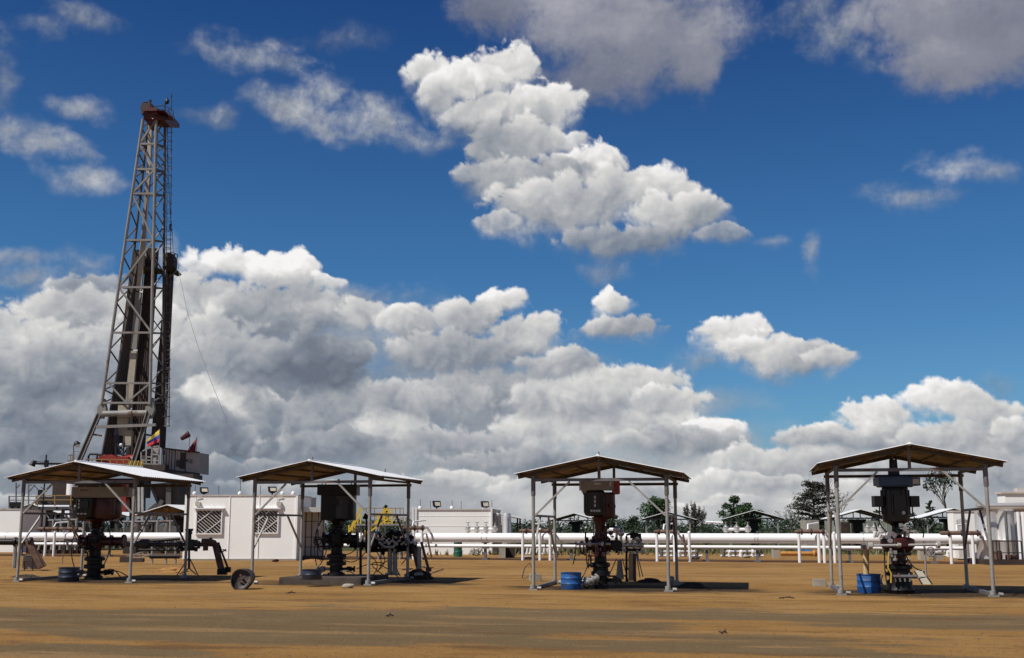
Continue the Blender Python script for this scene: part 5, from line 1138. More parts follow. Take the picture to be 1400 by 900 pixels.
# ------------------------------------------------------------------ trees
def leaf_cloud(mb, c, rad, n, size, rr, sq=(1, 1, 1)):
    for _ in range(n):
        while True:
            d = Vector((rr.uniform(-1, 1), rr.uniform(-1, 1), rr.uniform(-1, 1)))
            if d.length < 1: break
        d *= .55 + .45 * rr.random()
        p = Vector(c) + Vector((d.x * rad * sq[0], d.y * rad * sq[1], d.z * rad * sq[2])); s = size * rr.uniform(.6, 1.4)
        a = Vector((rr.gauss(0, 1), rr.gauss(0, 1), rr.gauss(0, .6))).normalized(); b = a.cross(Vector((rr.gauss(0, 1), rr.gauss(0, 1), rr.gauss(0, 1)))).normalized()
        o = len(mb.v); mb.v += [p - a * s, p + b * s * .5, p + a * s, p - b * s * .5]; mb.f.append((o, o+1, o+2, o+3)); mb.mi.append(0)
def tree(name, label, px, ytop, g, wpx, m, bark, kind, seed, nleaf=2600, group='single trees beyond the field edge'):
    rr = random.Random(seed); b = ground_at(px, g); s = g / FPX; H = P(px, ytop, g).z; W = wpx * s / 2
    T = Thing(name, label, 'tree', b, 0, group)
    tr = MB(); cr = MB(); limbs = MB(); tips = []
    if kind == 'round':
        tr.tube([(0, 0, 0), (.1, 0, H * .35), (0, .1, H * .75)], H * .035, 8, H * .012)
        for k in range(16):
            t = rr.uniform(.40, .97); w = W * (math.sin(min(1, (1.06 - t) * 1.9) * PI / 2)) * rr.uniform(.45, 1.0); a = rr.uniform(0, 2 * PI)
            p = Vector((math.cos(a) * w, math.sin(a) * w, H * t)); limbs.tube([(0, 0, H * max(.25, t - .25)), p * .6 + Vector((0, 0, H * t * .38)), p], H * .012, 5, .02); tips.append((p, rr.uniform(.34, .55) * W))
        tips += [(Vector((0, 0, H * .9)), W * .32), (Vector((0, 0, H * .62)), W * .7), (Vector((0, 0, H * .74)), W * .6), (Vector((0, 0, H * .5)), W * .7)]
        for p, r in tips: leaf_cloud(cr, p, r, nleaf // len(tips), s * 1.5, rr, (1, 1, .75))
    elif kind == 'flame':                       # narrow upright twigs, reddish brown
        tr.tube([(0, 0, 0), (0, 0, H * .5)], H * .03, 7, H * .014)
        for k in range(46):
            a = rr.uniform(0, 2 * PI); t0 = rr.uniform(.18, .6); L_ = rr.uniform(.28, .42) * H; sp = rr.uniform(.05, .95)
            p0 = Vector((0, 0, H * t0)); p2 = Vector((math.cos(a) * W * sp, math.sin(a) * W * sp, min(H * (1.0 - .42 * sp * sp), H * t0 + L_ * 1.1))); p1 = p0.lerp(p2, .5) + Vector((math.cos(a), math.sin(a), -.5)) * W * .12
            limbs.tube([p0, p1, p2], .05, 4, .015); leaf_cloud(cr, p1.lerp(p2, .5), W * .10, nleaf // 92, s * .9, rr, (1, 1, 3)); leaf_cloud(cr, p1, W * .12, nleaf // 92, s * .9, rr, (1, 1, 2))
    elif kind == 'cedar':                       # tiers of level boughs, drooping, sparse needles
        tr.tube([(0, 0, 0), (.2, 0, H * .5), (.1, 0, H * .97)], H * .028, 8, .04)
        for k in range(44):
            t = .20 + .78 * k / 44 + rr.uniform(-.01, .01); a = rr.uniform(0, 2 * PI); r = W * (max(.22, 1.0 - .85 * max(0, (t - .5) / .5) ** 2.4) if t > .3 else .6) * rr.uniform(.6, 1.08)
            p0 = Vector((.12, 0, H * t)); p1 = p0 + Vector((math.cos(a) * r * .6, math.sin(a) * r * .6, H * .05)); p2 = p0 + Vector((math.cos(a) * r, math.sin(a) * r, H * rr.uniform(.02, .08)))
            limbs.tube([p0, p1, p2], .07, 5, .015)
            for q in range(5):
                c_ = p0.lerp(p2, .25 + .16 * q); d = Vector((rr.uniform(-1, 1), rr.uniform(-1, 1), rr.uniform(.1, .5))) * r * .25; limbs.tube([c_, c_ + d], .025, 4, .01)
                leaf_cloud(cr, c_ + d * .7, W * .17, nleaf // 160, s * 1.35, rr, (1.6, 1.6, .45))
    else:                                        # bare, thin crown
        def grow(p, d, L_, r, lv):
            q = p + d * L_; m1 = p.lerp(q, .5) + Vector((rr.uniform(-1, 1), rr.uniform(-1, 1), .3)) * L_ * .06
            (tr if lv == 0 else limbs).tube([p, m1, q], r, 6 if lv < 2 else 4, r * .62)
            if lv >= (5 if kind == 'bare' else 4):
                if rr.random() < (.9 if kind == 'leggy' else .75): leaf_cloud(cr, q, L_ * (.8 if kind == 'leggy' else .55), max(2, nleaf // 420), s * (2.0 if kind == 'leggy' else 1.1), rr)
                return
            for k in range(3 if lv < 3 else 2):
                a = Vector((rr.gauss(0, 1), rr.gauss(0, 1), rr.gauss(0, .55))).normalized()
                grow(q if k < 2 else p.lerp(q, .6), (d + a * rr.uniform(.5, .85) + Vector((0, 0, .18))).normalized(), L_ * rr.uniform(.62, .82), r * .6, lv + 1)
        grow(Vector((0, 0, 0)), Vector((0, 0, 1)), H * .34, H * .022, 0)
        mx = max(v.z for v in limbs.v); k = H / mx
        wd = max(abs((v.x * RIGHT.x + v.y * RIGHT.y)) for v in limbs.v); kw = W / wd
        for M_ in (tr, limbs, cr): M_.v = [Vector((v.x * kw, v.y * kw, v.z * k)) for v in M_.v]
    t_ = T.part('trunk', tr, bark)
    if limbs.v: T.part('limbs', limbs, bark, t_)
    T.part('crown', cr, m, flat=True)
tree('green_tree', 'bushy mid-green tree above the second distant shelter, behind the middle shelter', 900, 681, 170, 46, LEAFG, BARK, 'round', 3, 4200)
tree('bare_tree', 'upright brown-red twiggy tree right of the middle shelter', 950, 682, 170, 46, LEAFB, BARK, 'flame', 5, 3400)
tree('green_tree', 'bright green pointed tree between the middle and right shelters', 1003, 678, 180, 36, LEAFG, BARK, 'round', 8, 3600)
tree('green_tree', 'lower bright green bush leaning against the pointed green tree', 1024, 687, 178, 44, LEAFG, BARK, 'round', 9, 3400)
tree('dark_tree', 'dark spreading tree with level boughs, left of the blue-capped drive shelter', 1112, 661, 150, 76, LEAFO, BARK, 'cedar', 4, 5200)
tree('bare_tree', "bare twiggy tree behind the left posts of the blue-capped drive's shelter", 1138, 653, 158, 62, LEAFB, BARKL, 'bare', 12, 500)
tree('leggy_tree', "tall leggy tree with sparse leaf tufts, behind the blue-capped drive's shelter", 1297, 640, 140, 54, LEAFD, BARKL, 'leggy', 21, 7000)
tree('dark_tree', 'small dark pine right of the blue-capped motor', 1272, 686, 150, 17, LEAFD, BARK, 'cedar', 6, 900)
tree('dark_tree', 'small round dark tree in the treeline, right of the dark red drive', 866, 707, 230, 22, LEAFD, BARK, 'round', 14, 1200)
tree('dark_tree', 'small dark feathery treetop above the yellow platform', 527, 690, 190, 9, LEAFD, BARK, 'round', 15, 500)
tree('dark_tree', 'dark bush behind the blue-capped motor on its left', 1199, 697, 170, 26, LEAFD, BARK, 'round', 16, 1200)
tree('dark_tree', 'dark bush behind the blue-capped motor on its right', 1250, 703, 170, 34, LEAFD, BARK, 'round', 17, 1300)
tree('dark_tree', 'dark leafy tree behind the motor of the dark red drive', 835, 697, 170, 26, LEAFD, BARK, 'round', 18, 1200)
tree('bare_tree', 'low grey twiggy tree left of the dark spreading tree', 1080, 694, 160, 38, LEAFB, BARK, 'bare', 23, 500)
# the far edge of the field: a low unbroken belt of scrub
rr = random.Random(9); mb = MB()
for k in range(230):
    px = 470 + 980 * k / 229 + rr.uniform(-3, 3); g = rr.uniform(185, 300)
    top = 712 + 4 * math.sin(px * .021) + rr.uniform(-4, 5)
    if 1040 < px < 1140: top -= 4
    b = ground_at(px, g); H = max(1.2, P(px, top, g).z)
    for q in range(3): leaf_cloud(mb, b + Vector((rr.uniform(-2, 2), rr.uniform(-2, 2), H * (.3 + .22 * q))), H * .42, 44, g / FPX * 1.7, rr, (1.5, 1.5, .8))
o = link('treeline', mb, LEAFD, flat=True); o['kind'] = 'stuff'
mb = MB()
for k in range(150):
    px = rr.uniform(-60, 560); g = rr.uniform(200, 320); b = ground_at(px, g); H = max(1.2, P(px, 712 + rr.uniform(-3, 5), g).z)
    for q in range(3): leaf_cloud(mb, b + Vector((rr.uniform(-2, 2), rr.uniform(-2, 2), H * (.3 + .22 * q))), H * .42, 30, g / FPX * 1.8, rr, (1.5, 1.5, .8))
o = link('treeline', mb, LEAFD, flat=True); o['kind'] = 'stuff'
# weeds at the wall foot and rough grass past the pipeline
mb = MB()
for k in range(2600):
    px = rr.uniform(540, 1420); g = rr.uniform(80, 120); b = ground_at(px, g); h = rr.uniform(.15, .5); a = rr.uniform(0, PI); d = Vector((math.cos(a), math.sin(a), 0)) * .09; l = Vector((rr.uniform(-.15, .15), rr.uniform(-.15, .15), h))
    o_ = len(mb.v); mb.v += [b - d, b + d, b + l]; mb.f.append((o_, o_+1, o_+2)); mb.mi.append(0)
o = link('grass', mb, LEAFW, flat=True); o['kind'] = 'stuff'
for px, py, w, h, lb in ((651, 760, 18, 12, 'green weed clump under the white valves by the long white building'), (602, 757, 16, 8, 'thin weed clump at the wall foot of the long white building'), (573, 758, 14, 7, 'weed tuft at the left end of the long white building'), (678, 759, 12, 6, 'weed tuft left of the beige cabinet')):
    b = G(px, py); s = b.dot(FW) / FPX; mb = MB(); leaf_cloud(mb, (0, 0, h * s * .4), h * s * .6, 160, .06, rr, (w / h, 1, 1)); st = MB()
    for k in range(8): st.tube([(rr.uniform(-.2, .2), 0, 0), (rr.uniform(-.6, .6), 0, h * s * rr.uniform(.5, 1))], .012, 4)
    T = Thing('weed', lb, 'weed', b, AL); T.part('leaves', mb, LEAFW, flat=True); T.part('stem', st, BARK)
# ------------------------------------------------------------------ the drilling rig
GR = 100.0
T = Thing('drilling_rig', "tall lattice drilling rig with dark red crown and grey cabin on raised floor", 'drilling rig', ground_at(185, GR), AL); L = T.L
def S(px, py, dy=0): return L(px, py, dy)
def lerp2(a, b, t): return (a[0] + (b[0] - a[0]) * t, a[1] + (b[1] - a[1]) * t)
DB = 2.6; DT = 1.6
legs = {'fl': ((195.5, 163), (139, 553), 0), 'fr': ((213.5, 163), (205, 553), 0), 'br': ((225.5, 167), (222.5, 553), 1), 'bl': ((203, 167), (160, 553), 1)}
def leg_pt(k, t):
    (a, b, back) = legs[k]; q = lerp2(a, b, t); return S(q[0], q[1], (DT + (DB - DT) * t + .6) if back else 0)
for k in legs:
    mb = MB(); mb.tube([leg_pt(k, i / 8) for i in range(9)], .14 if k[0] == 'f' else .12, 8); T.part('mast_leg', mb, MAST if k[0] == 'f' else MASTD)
def tval(y): return (y - 163) / (553 - 163)
girts = [197, 231.5, 265, 328.5, 393, 455, 524, 551]
prev = 163; flip = True
for i, y in enumerate(girts):
    t0, t1 = tval(prev), tval(y)
    mb = MB(); mb.bar(leg_pt('fl', t1), leg_pt('fr', t1), .17, .17); T.part('mast_girt', mb, MAST)
    a, b = ('fl', 'fr') if (i % 2) else ('fr', 'fl')
    if i < 6:
        mb = MB(); mb.bar(leg_pt(a, t0), leg_pt(b, t1), .15, .15); T.part('mast_diagonal', mb, MAST)
    elif i == 6:
        pass
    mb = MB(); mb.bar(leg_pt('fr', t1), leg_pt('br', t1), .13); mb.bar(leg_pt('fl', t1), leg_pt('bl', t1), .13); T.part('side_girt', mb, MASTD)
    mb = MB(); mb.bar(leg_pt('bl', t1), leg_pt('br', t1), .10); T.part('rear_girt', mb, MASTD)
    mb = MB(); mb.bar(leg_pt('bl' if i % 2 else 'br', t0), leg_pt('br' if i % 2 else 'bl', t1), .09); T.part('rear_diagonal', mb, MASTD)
    n = 3
    for k in range(n):
        ta, tb = t0 + (t1 - t0) * k / n, t0 + (t1 - t0) * (k + 1) / n
        for f, bk in (('fr', 'br'), ('fl', 'bl')):
            p, q = (f, bk) if k % 2 else (bk, f)
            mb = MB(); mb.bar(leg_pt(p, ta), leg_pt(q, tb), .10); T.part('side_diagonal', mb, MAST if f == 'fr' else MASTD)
    prev = y
for p, q in (((150, 526), (172, 550)), ((203, 526), (174, 550)), ((174, 524), (174, 551))):
    mb = MB(); mb.bar(S(*p), S(*q), .14); T.part('mast_diagonal', mb, MAST)
mb = MB(); mb.tube([S(141, 566), S(201, 565)], .26, 14); mb.tube([S(163, 566), S(181, 565.5)], .33, 14); T.part('torque_tube', mb, MAST)
mb = MB(); mb.bar(S(132, 584, -.3), S(213, 581, -.3), .24); T.part('lower_girt', mb, MAST)
for x0 in (137, 203):
    mb = MB(); mb.slab([S(x0 - 4, 556), S(x0 + 5, 545), S(x0 + 8, 560), S(x0 + 3, 572), S(x0 - 5, 572)], Vector((0, .5, 0))); T.part('hinge_plate', mb, MAST)
for a, b in (((136, 566), (107, 634)), ((203, 566), (182, 636))):
    mb = MB(); mb.bar(S(*a), S(*b), .30, .34); T.part('raker_leg', mb, MASTD)
    for dx in (-.17, .17):
        mb = MB(); p, q = S(*a), S(*b); mb.bar(p + Vector((dx, -.2, 0)), q + Vector((dx, -.2, 0)), .07, .07); T.part('raker_flange', mb, MAST)
for a, b in (((127, 594), (139, 596)), ((196, 594), (210, 596))):
    mb = MB(); mb.bar(S(*a), S(*b), .16); T.part('raker_tie', mb, MASTD)
# racked pipe, guide rail, travelling gear inside the mast
mb = MB()
for i in range(7):
    u = i / 6; mb.tube([S(191 + 4 * u, 345, 1.6 + .1 * i), S(140 + 24 * u, 622, 1.2 + .2 * i)], .12, 6)
T.part('racked_pipe', mb, MASTD)
for i in range(5):
    mb = MB(); u = i / 4; mb.tube([S(183 + 6 * u, 342, 2.2), S(146 + 12 * u, 626, 2.0)], .11, 6); T.part('drill_pipe', mb, MASTD)
mb = MB()
for i in range(6): mb.tube([S(203 + 3 * i * .8, 340, 2.6), S(176 + 3.6 * i, 640, 2.4)], .16, 6)
T.part('drill_pipe_bundle', mb, DARKW)
mb = MB()
for i in range(7): mb.tube([S(231 + .9 * i, 348, 3.2 + .1 * i), S(208 + 2.6 * i, 612, 3.0 + .1 * i)], .17, 6)
T.part('drill_pipe_bundle', mb, DARKW)
pp = [(206, 172), (203, 240), (196, 330), (190, 400), (183, 480), (176, 560), (175, 612)]
for i in range(len(pp) - 1):
    a, b = S(*pp[i], 1.0), S(*pp[i+1], 1.0); mb = MB(); mb.bar(a, b.lerp(a, .03), .34 + .06 * i, .3); T.part('guide_rail', mb, PVC if i % 2 == 0 else MAST)
mb = MB(); mb.box(S(169, 575, .9), (.9, .6, 2.6)); mb.box(S(175, 600, .8), (.7, .5, 1.4)); mb.tube([S(174, 612, .8), S(174, 632, .8)], .12, 8); T.part('top_drive', mb, PVC)
for a, b, sg in (((158, 585), (169, 612), .9), ((160, 580), (172, 615), 1.3), ((170, 605), (166, 625), .5), ((157, 590), (160, 630), .3)):
    mb = MB(); mb.tube(curve(S(*a, .2), S(*b, .2), sg, 14), .07, 6); T.part('hose', mb, NAVY)
for px in (212, 215.5): 
    mb = MB(); mb.tube([S(px, 175, 1.2), S(px - 10, 560, 1.2)], .045, 5); T.part('hoist_line', mb, NAVY)
mb = MB(); mb.tube([S(207, 170, .9), S(199, 350, .9)], .07, 6); T.part('standpipe', mb, SILV)
mb = MB(); mb.ball(S(165.5, 608.5, .2), .15, 8); T.part('lamp', mb, WHITEP)
# ladder with hoops up the right corner
for dx in (0, .38):
    mb = MB(); mb.tube([S(229 , 170, 2.8) + Vector((dx, 0, 0)), S(225.5, 583, 3.2) + Vector((dx, 0, 0))], .035, 5); T.part('ladder_stile', mb, GALVD)
mb = MB()
for k in range(70):
    t = k / 69; a = S(229, 170, 2.8).lerp(S(225.5, 583, 3.2), t); mb.tube([a, a + Vector((.38, 0, 0))], .02, 4)
T.part('ladder_rungs', mb, GALVD)
for k in range(34):
    t = k / 33; a = S(229, 170, 2.8).lerp(S(225.5, 583, 3.2), t) + Vector((.19, -.35, 0)); mb = MB(); mb.ring(a, (0, 0, 1), .38, .02, 10, 4); T.part('ladder_hoop', mb, GALVD)
for dx in (2, 6):
    mb = MB(); mb.bar(S(225 + dx, 523, 2.4), S(225 + dx, 584, 2.4), .05); T.part('ladder_stile', mb, GALV)
for y in range(524, 585, 10):
    mb = MB(); mb.bar(S(227, y, 2.4), S(231, y, 2.4), .05); T.part('ladder_rung', mb, GALV)
# crown
mb = MB(); mb.slab([S(196, 152, -.5), S(224, 151, -.5), S(237.5, 160, 2.2), S(237, 165, 2.2), S(225, 164.5, 0), S(196.5, 163, -.5)], (0, 2.0, 0)); mb.slab([S(198, 162, -.2), S(212, 161, -.2), S(204.5, 173, -.2)], (0, 1.4, 0)); mb.box(S(208, 155, .3), (1.2, 1.0, .7)); cb = T.part('crown_block', mb, REDC)
mb = MB(); mb.lathe([(.55, -.2), (.6, 0), (.55, .2)], S(201, 148, .4), (0, 1, 0), 18); mb.box(S(201, 150, .5), (.8, .7, 1.0)); mb.box(S(199.5, 144, .4), (.5, .4, .5)); T.part('sheave', mb, DARKW, cb)
for a, b in (((196, 151), (196, 146)), ((196, 146.5), (198, 146)), ((205, 146), (226, 144.5)), ((206, 150), (226, 150)), ((226, 145), (237, 152)), ((226, 150), (237, 157)), ((237, 152), (237, 163)), ((226, 145), (226, 156)), ((231, 148), (231, 160)), ((213, 146), (213, 153)), ((196, 158), (196, 148)), ((206, 153), (206, 146))):
    mb = MB(); mb.bar(S(*a, .5), S(*b, .5), .07); T.part('crown_railing', mb, NAVY)
mb = MB(); mb.tube([S(205.5, 155, .6), S(205.5, 138, .6)], .09, 8); mb.box(S(205.5, 137.5, .6), (.22, .2, .12)); T.part('crown_mast', mb, NAVY)
mb = MB(); mb.tube([S(225.5, 152, .6), S(225.8, 141, .6), S(229, 134, .6)], .07, 8); mb.ball(S(228.5, 139, .6), .2, 8, 1.3); T.part('aircraft_lamp', mb, NAVY)
mb = MB(); mb.tube([S(234.3, 152, 1), S(234.5, 129, 1)], .035, 5); mb.box(S(234.5, 131, 1), (.12, .1, .3)); T.part('aerial', mb, NAVY)
# racking board
mb = MB(); mb.box(S(206, 370, 2), (1.7, 2.0, .25)); mb.box(S(206, 358, 3.2), (.9, .12, 1.6)); mb.box(S(205, 357, 2.9), (1.0, .1, 1.2)); T.part('racking_board', mb, DARKW)
mb = MB(); mb.slab([S(226, 346, 2.5), S(233, 345, 2.5), S(237, 350, 2.5), S(236.5, 364, 2.5), S(226, 364, 2.5)], (0, 1.3, 0)); mb.slab([S(222, 364, 1.5), S(236, 364.5, 2.5), S(242, 371, 2.5), S(236, 373, 2.5), S(222, 366, 2.5)], (0, 1.6, 0)); T.part('derrickman_cabin', mb, DARKW)
for a, b in (((233, 344), (242.5, 348.5)), ((242.5, 348.5), (241.5, 363.5)), ((239, 347), (238.5, 362)), ((233, 350), (242, 354)), ((233, 357), (241.5, 359)), ((241.5, 363.5), (236, 363)), ((207, 351), (214, 351)), ((207, 355), (214, 355))):
    mb = MB(); mb.bar(S(*a, 2.4), S(*b, 2.4), .07); T.part('board_railing', mb, NAVY)
for a, b in (((223, 366), (223, 378)), ((228, 367), (228, 390)), ((241, 371), (231, 380))):
    mb = MB(); mb.bar(S(*a, 2.4), S(*b, 2.4), .07); T.part('board_strut', mb, GALVD)
mb = MB(); mb.tube([S(228, 170, 3), S(231, 260, 3), S(233.5, 300, 3), S(235, 312, 3), S(237, 345, 3)], .025, 5); mb.bar(S(232.5, 307, 3), S(235, 307, 3), .12); mb.bar(S(232.5, 307, 3), S(232.5, 314, 3), .12); mb.bar(S(232.5, 314, 3), S(235.5, 314, 3), .12); T.part('escape_line', mb, NAVY)
# rig floor, drawworks, cabin, substructure
mb = MB(); mb.box(S(165, 641.5, 2.0), (9.2, 5.2, .5)); mb.box(S(232, 652.5, .5), (4.8, 3.0, .4)); T.part('rig_floor', mb, DARKW)
prf = [(.0, -2.2), (1.0, -2.2), (1.02, 2.0), (.0, 2.0)]
mb = MB(); mb.slab([S(131, 640), S(131.5, 631), S(136, 623), S(152, 621.5), S(157, 624), S(163, 630), S(165, 640)], (0, 2.4, 0)); mb.lathe([(.5, 0), (.5, 1.2)], S(166, 630, .5), (1, 0, 0), 16); mb.box(S(171, 633, .4), (1.0, 1.4, 1.0)); T.part('drawworks', mb, REDB, label='bright red drawworks housing')
mb = MB(); mb.tube([S(121, 640, -.3), S(121, 624, -.3), S(123, 621, -.3), S(134, 621, -.3)], .09, 8); mb.tube([S(132, 630, -.3), S(133, 622.5, -.3), S(140, 621, -.3)], .09, 8); T.part('guard_frame', mb, BLK)
for y in (628, 634):
    mb = MB(); mb.bar(S(118, y, -.7), S(178, y + .8, -.7), .07); T.part('floor_railing', mb, OLDY)
for x in (118, 126, 139, 151, 160, 169, 177):
    mb = MB(); mb.bar(S(x, 628, -.7), S(x, 641, -.7), .07); T.part('railing_post', mb, OLDY)
for i in range(9):
    mb = MB(); x = 173 + 2.6 * i; mb.bar(S(x, 641, -.9), S(x + 3.5, 630, -.9), .07); T.part('stair_rail', mb, YEL if i % 2 else OLDY)
# driller's cabin
A = [S(221, 613, 0), S(271.5, 619, 2.2), S(271, 648, 2.2), S(219.5, 641.5, 0)]
mb = MB(); mb.slab(A, (.3, 2.4, 0)); cbn = T.part('cabin', mb, CABIN)
def onface(u, v, out=.03):
    p = A[0].lerp(A[1], u).lerp(A[3].lerp(A[2], u), v); n = (A[1] - A[0]).cross(A[3] - A[0]).normalized()
    if n.y > 0: n = -n
    return p + n * out
def facepanel(name, u0, u1, v0, v1, m, out=.02):
    mb = MB(); q = [onface(u0, v0, .0), onface(u1, v0, .0), onface(u1, v1, .0), onface(u0, v1, .0)]; n = onface(0, 0, 1) - onface(0, 0, 0); mb.slab(q, n * out); return T.part(name, mb, m, cbn)
facepanel('window', .40, .50, .48, .80, GLASS); facepanel('door', .50, .63, .10, .86, DARKW, .05); facepanel('window', .04, .10, .08, .3, GLASS)
for u in (.05, .13, .2, .27, .36, .64): facepanel('cladding_rib', u, u + .012, .02, .98, DARKW, .06)
facepanel('stain_panel', .43, .50, .06, .40, PVC, .03)
facepanel('roof_lip', -.01, 1.02, -.04, .015, BLK, .12); facepanel('floor_lip', -.02, 1.03, .97, 1.06, DARKW, .15)
fc = bpy.data.curves.new('lettering', 'FONT'); fc.body = 'PPV-22'; fc.size = .46; fc.extrude = .01; fc.align_x = 'CENTER'; fc.align_y = 'CENTER'; fc.space_character = .95
fo = bpy.data.objects.new('lettering', fc); COL.objects.link(fo); fo.parent = cbn
ux = (A[1] - A[0]).normalized() * .62; un = (onface(0, 0, 1) - onface(0, 0, 0)).normalized(); uy_ = un.cross(ux).normalized()
pc = onface(.72, .47, .03); fo.matrix_local = Matrix(((ux.x, uy_.x, un.x, pc.x), (ux.y, uy_.y, un.y, pc.y), (ux.z, uy_.z, un.z, pc.z), (0, 0, 0, 1))); fc.materials.append(DARKW)
lm = bpy.data.meshes.new_from_object(fo.evaluated_get(bpy.context.evaluated_depsgraph_get())); lo = bpy.data.objects.new('lettering', lm); COL.objects.link(lo); lo.parent = cbn; lo.matrix_local = fo.matrix_local.copy(); bpy.data.objects.remove(fo); lo.name = 'lettering'
for a, b in (((200, 612), (217.5, 610)), ((200, 612), (200, 641)), ((217.5, 610), (217.5, 641)), ((208, 611), (207, 641)), ((206, 621.5), (218, 621.5)), ((193, 629), (217, 630)), ((193, 634), (217, 635)), ((193, 618), (193, 641)), ((195, 617), (200, 614)), ((199, 625), (207, 625)), ((222, 622), (222, 641)), ((193, 641), (217, 641))):
    mb = MB(); mb.bar(S(*a, -.5), S(*b, -.5), .10); T.part('landing_railing', mb, GALV if b[0] != 222 else GALVD)
facedoor = MB(); facedoor.slab([S(209, 613, -.2), S(217, 612, -.2), S(217, 640, -.2), S(209, 640, -.2)], (0, .06, 0)); T.part('cabin_door', facedoor, CABIN)
facebox = MB(); facebox.slab([S(194, 616, .6), S(207, 613, .6), S(207, 640, .6), S(194, 640, .6)], (0, 1.5, 0)); T.part('control_box', facebox, MASTD)
mb = MB(); mb.bar(S(217, 645, -.2), S(270, 651, 1.6), .3); mb.bar(S(190, 642.5, -.2), S(217, 645, -.2), .3); mb.bar(S(225, 650, .5), S(262, 656, 1.2), .35); mb.box(S(243, 652, 1.0), (.15, .3, .5)); mb.bar(S(250, 656, .6), S(256, 660, .6), .15); T.part('cabin_beam', mb, MASTD)
mb = MB(); mb.slab([S(203, 662), S(243, 659), S(243, 702), S(226, 706), S(215, 690)], (0, 3.2, 0)); sb = T.part('substructure', mb, DARKW)
mb = MB(); mb.bar(S(231, 660, -.3), S(231, 752, -.3), .42); T.part('substructure_leg', mb, MASTD)
mb = MB(); mb.bar(S(214, 690, -.2), S(196, 706, -.2), .3); mb.bar(S(222, 684, -.4), S(196, 744, -.4), .34); mb.bar(S(243, 700, .4), S(243, 750, .4), .4); mb.bar(S(206, 664, 0), S(243, 752, 0), .2); T.part('substructure_brace', mb, MASTD)
mb = MB(); mb.box(S(140, 668, 2.5), (7.5, 3.0, 1.6)); T.part('substructure_block', mb, DARKW)
for x in (98, 118, 140, 160, 180, 196):
    mb = MB(); mb.bar(S(x, 660, 1.5), S(x, 750, 1.5), .3); T.part('substructure_leg', mb, MASTD)
for a, b in (((98, 690), (140, 664)), ((140, 690), (98, 664)), ((150, 690), (196, 664)), ((196, 690), (150, 664))):
    mb = MB(); mb.bar(S(*a, .9), S(*b, .9), .2); T.part('substructure_brace', mb, DARKW)
mb = MB(); mb.slab([S(180, 668, -.4), S(190, 666, -.4), S(190, 705, -.4), S(180, 705, -.4)], (0, 1, 0)); T.part('hydraulic_tank', mb, CREAM)
mb = MB(); mb.slab([S(160, 668, -.2), S(172, 668, -.2), S(172, 700, -.2), S(160, 700, -.2)], (0, 1, 0)); T.part('red_cabinet', mb, REDB)
for x in (184, 190, 195):
    mb = MB(); mb.tube([S(x, 664, -.6), S(x, 742, -.6)], .12, 8); T.part('riser_pipe', mb, SILV)
mb = MB(); mb.bar(S(125, 682, -.4), S(132, 664, -.4), .12); mb.bar(S(130, 682, -.4), S(138, 664, -.4), .12)
for k in range(6): mb.bar(S(125.5 + 1.1 * k, 681 - 3 * k, -.4), S(131 + 1.1 * k, 681 - 3 * k, -.4), .06)
T.part('floor_stair', mb, GALV)
# guy line
mb = MB(); pts = [(242, 352), (246, 380), (257, 430), (272, 478), (291, 528), (312, 580), (330, 618), (341, 642), (352, 662)]
mb.tube([S(x, y, 2 - i * 1.2) for i, (x, y) in enumerate(pts)], .018, 4); T.part('guy_line', mb, GALVD)
# mud tanks, walkway and lamp pole left of the rig
T = Thing('mud_tank', 'railed walkway and mud tanks at the left foot of the rig', 'mud tank', ground_at(80, 98), AL); L = T.L
mb = MB(); a, c = L(14, 697), L(104, 692); mb.box(((a.x+c.x)/2, 1, c.z - .2), (c.x-a.x, 2.4, .3)); T.part('walkway', mb, MASTD)
mb = MB(); a, c = L(42, 751), L(108, 720); mb.box(((a.x+c.x)/2, 1.2, c.z/2), (c.x-a.x, 2.4, c.z)); T.part('tank_body', mb, DARKW)
mb = MB(); a, c = L(44, 690), L(106, 679); mb.box(((a.x+c.x)/2, 1.4, (a.z+c.z)/2), (c.x-a.x, 1.6, c.z-a.z)); T.part('shaker_box', mb, DARKW)
for y, x0, x1, m in ((679, 12, 62, GALVD), (684, 12, 62, GALVD), (677.5, 52, 100, OLDY), (683.5, 52, 100, OLDY)):
    mb = MB(); mb.bar(L(x0, y, -.3), L(x1, y, -.3), .07); T.part('railing', mb, m)
for x, y0, y1, m in ((12.5, 678, 695, GALVD), (22, 660, 695, GALVD), (39, 662, 692, GALVD), (51, 678, 692, OLDY), (75, 677, 692, OLDY), (97, 677, 692, OLDY), (14, 690, 701, GALVD)):
    mb = MB(); mb.bar(L(x, y0, -.3), L(x, y1, -.3), .09); T.part('railing_post', mb, m)
for a, b in (((40, 672), (48, 663)), ((40, 664), (44, 663)), ((46, 663), (54, 672)), ((56, 666), (64, 672)), ((22, 668), (27, 663))):
    mb = MB(); mb.bar(L(*a, 0), L(*b, 0), .08); T.part('pipe_stay', mb, GALVD)
for x in (30, 52, 68, 84, 100):
    mb = MB(); a = L(x, 695); mb.bar((a.x, .4, 0), (a.x, .4, a.z), .22); T.part('leg', mb, GALVD)
mb = MB(); mb.box(L(22, 690, -.1), (.9, .5, .4)); mb.box(L(55, 674, -.1), (.3, .3, .5)); T.part('pump_box', mb, BLK)
mb = MB(); mb.lathe([(.45, 0), (.45, 1.0)], L(98, 678, .3), n=14); T.part('white_tank', mb, WHITEP)
T = Thing('lamp_pole', 'dark pole with a long lamp arm sticking out left behind the first shelter', 'lamp pole', ground_at(63.5, 96), AL); L = T.L
mb = MB(); a = L(63.5, 622); mb.tube([(a.x, 0, 0), (a.x, 0, a.z)], .06, 8); T.part('pole', mb, BLK)
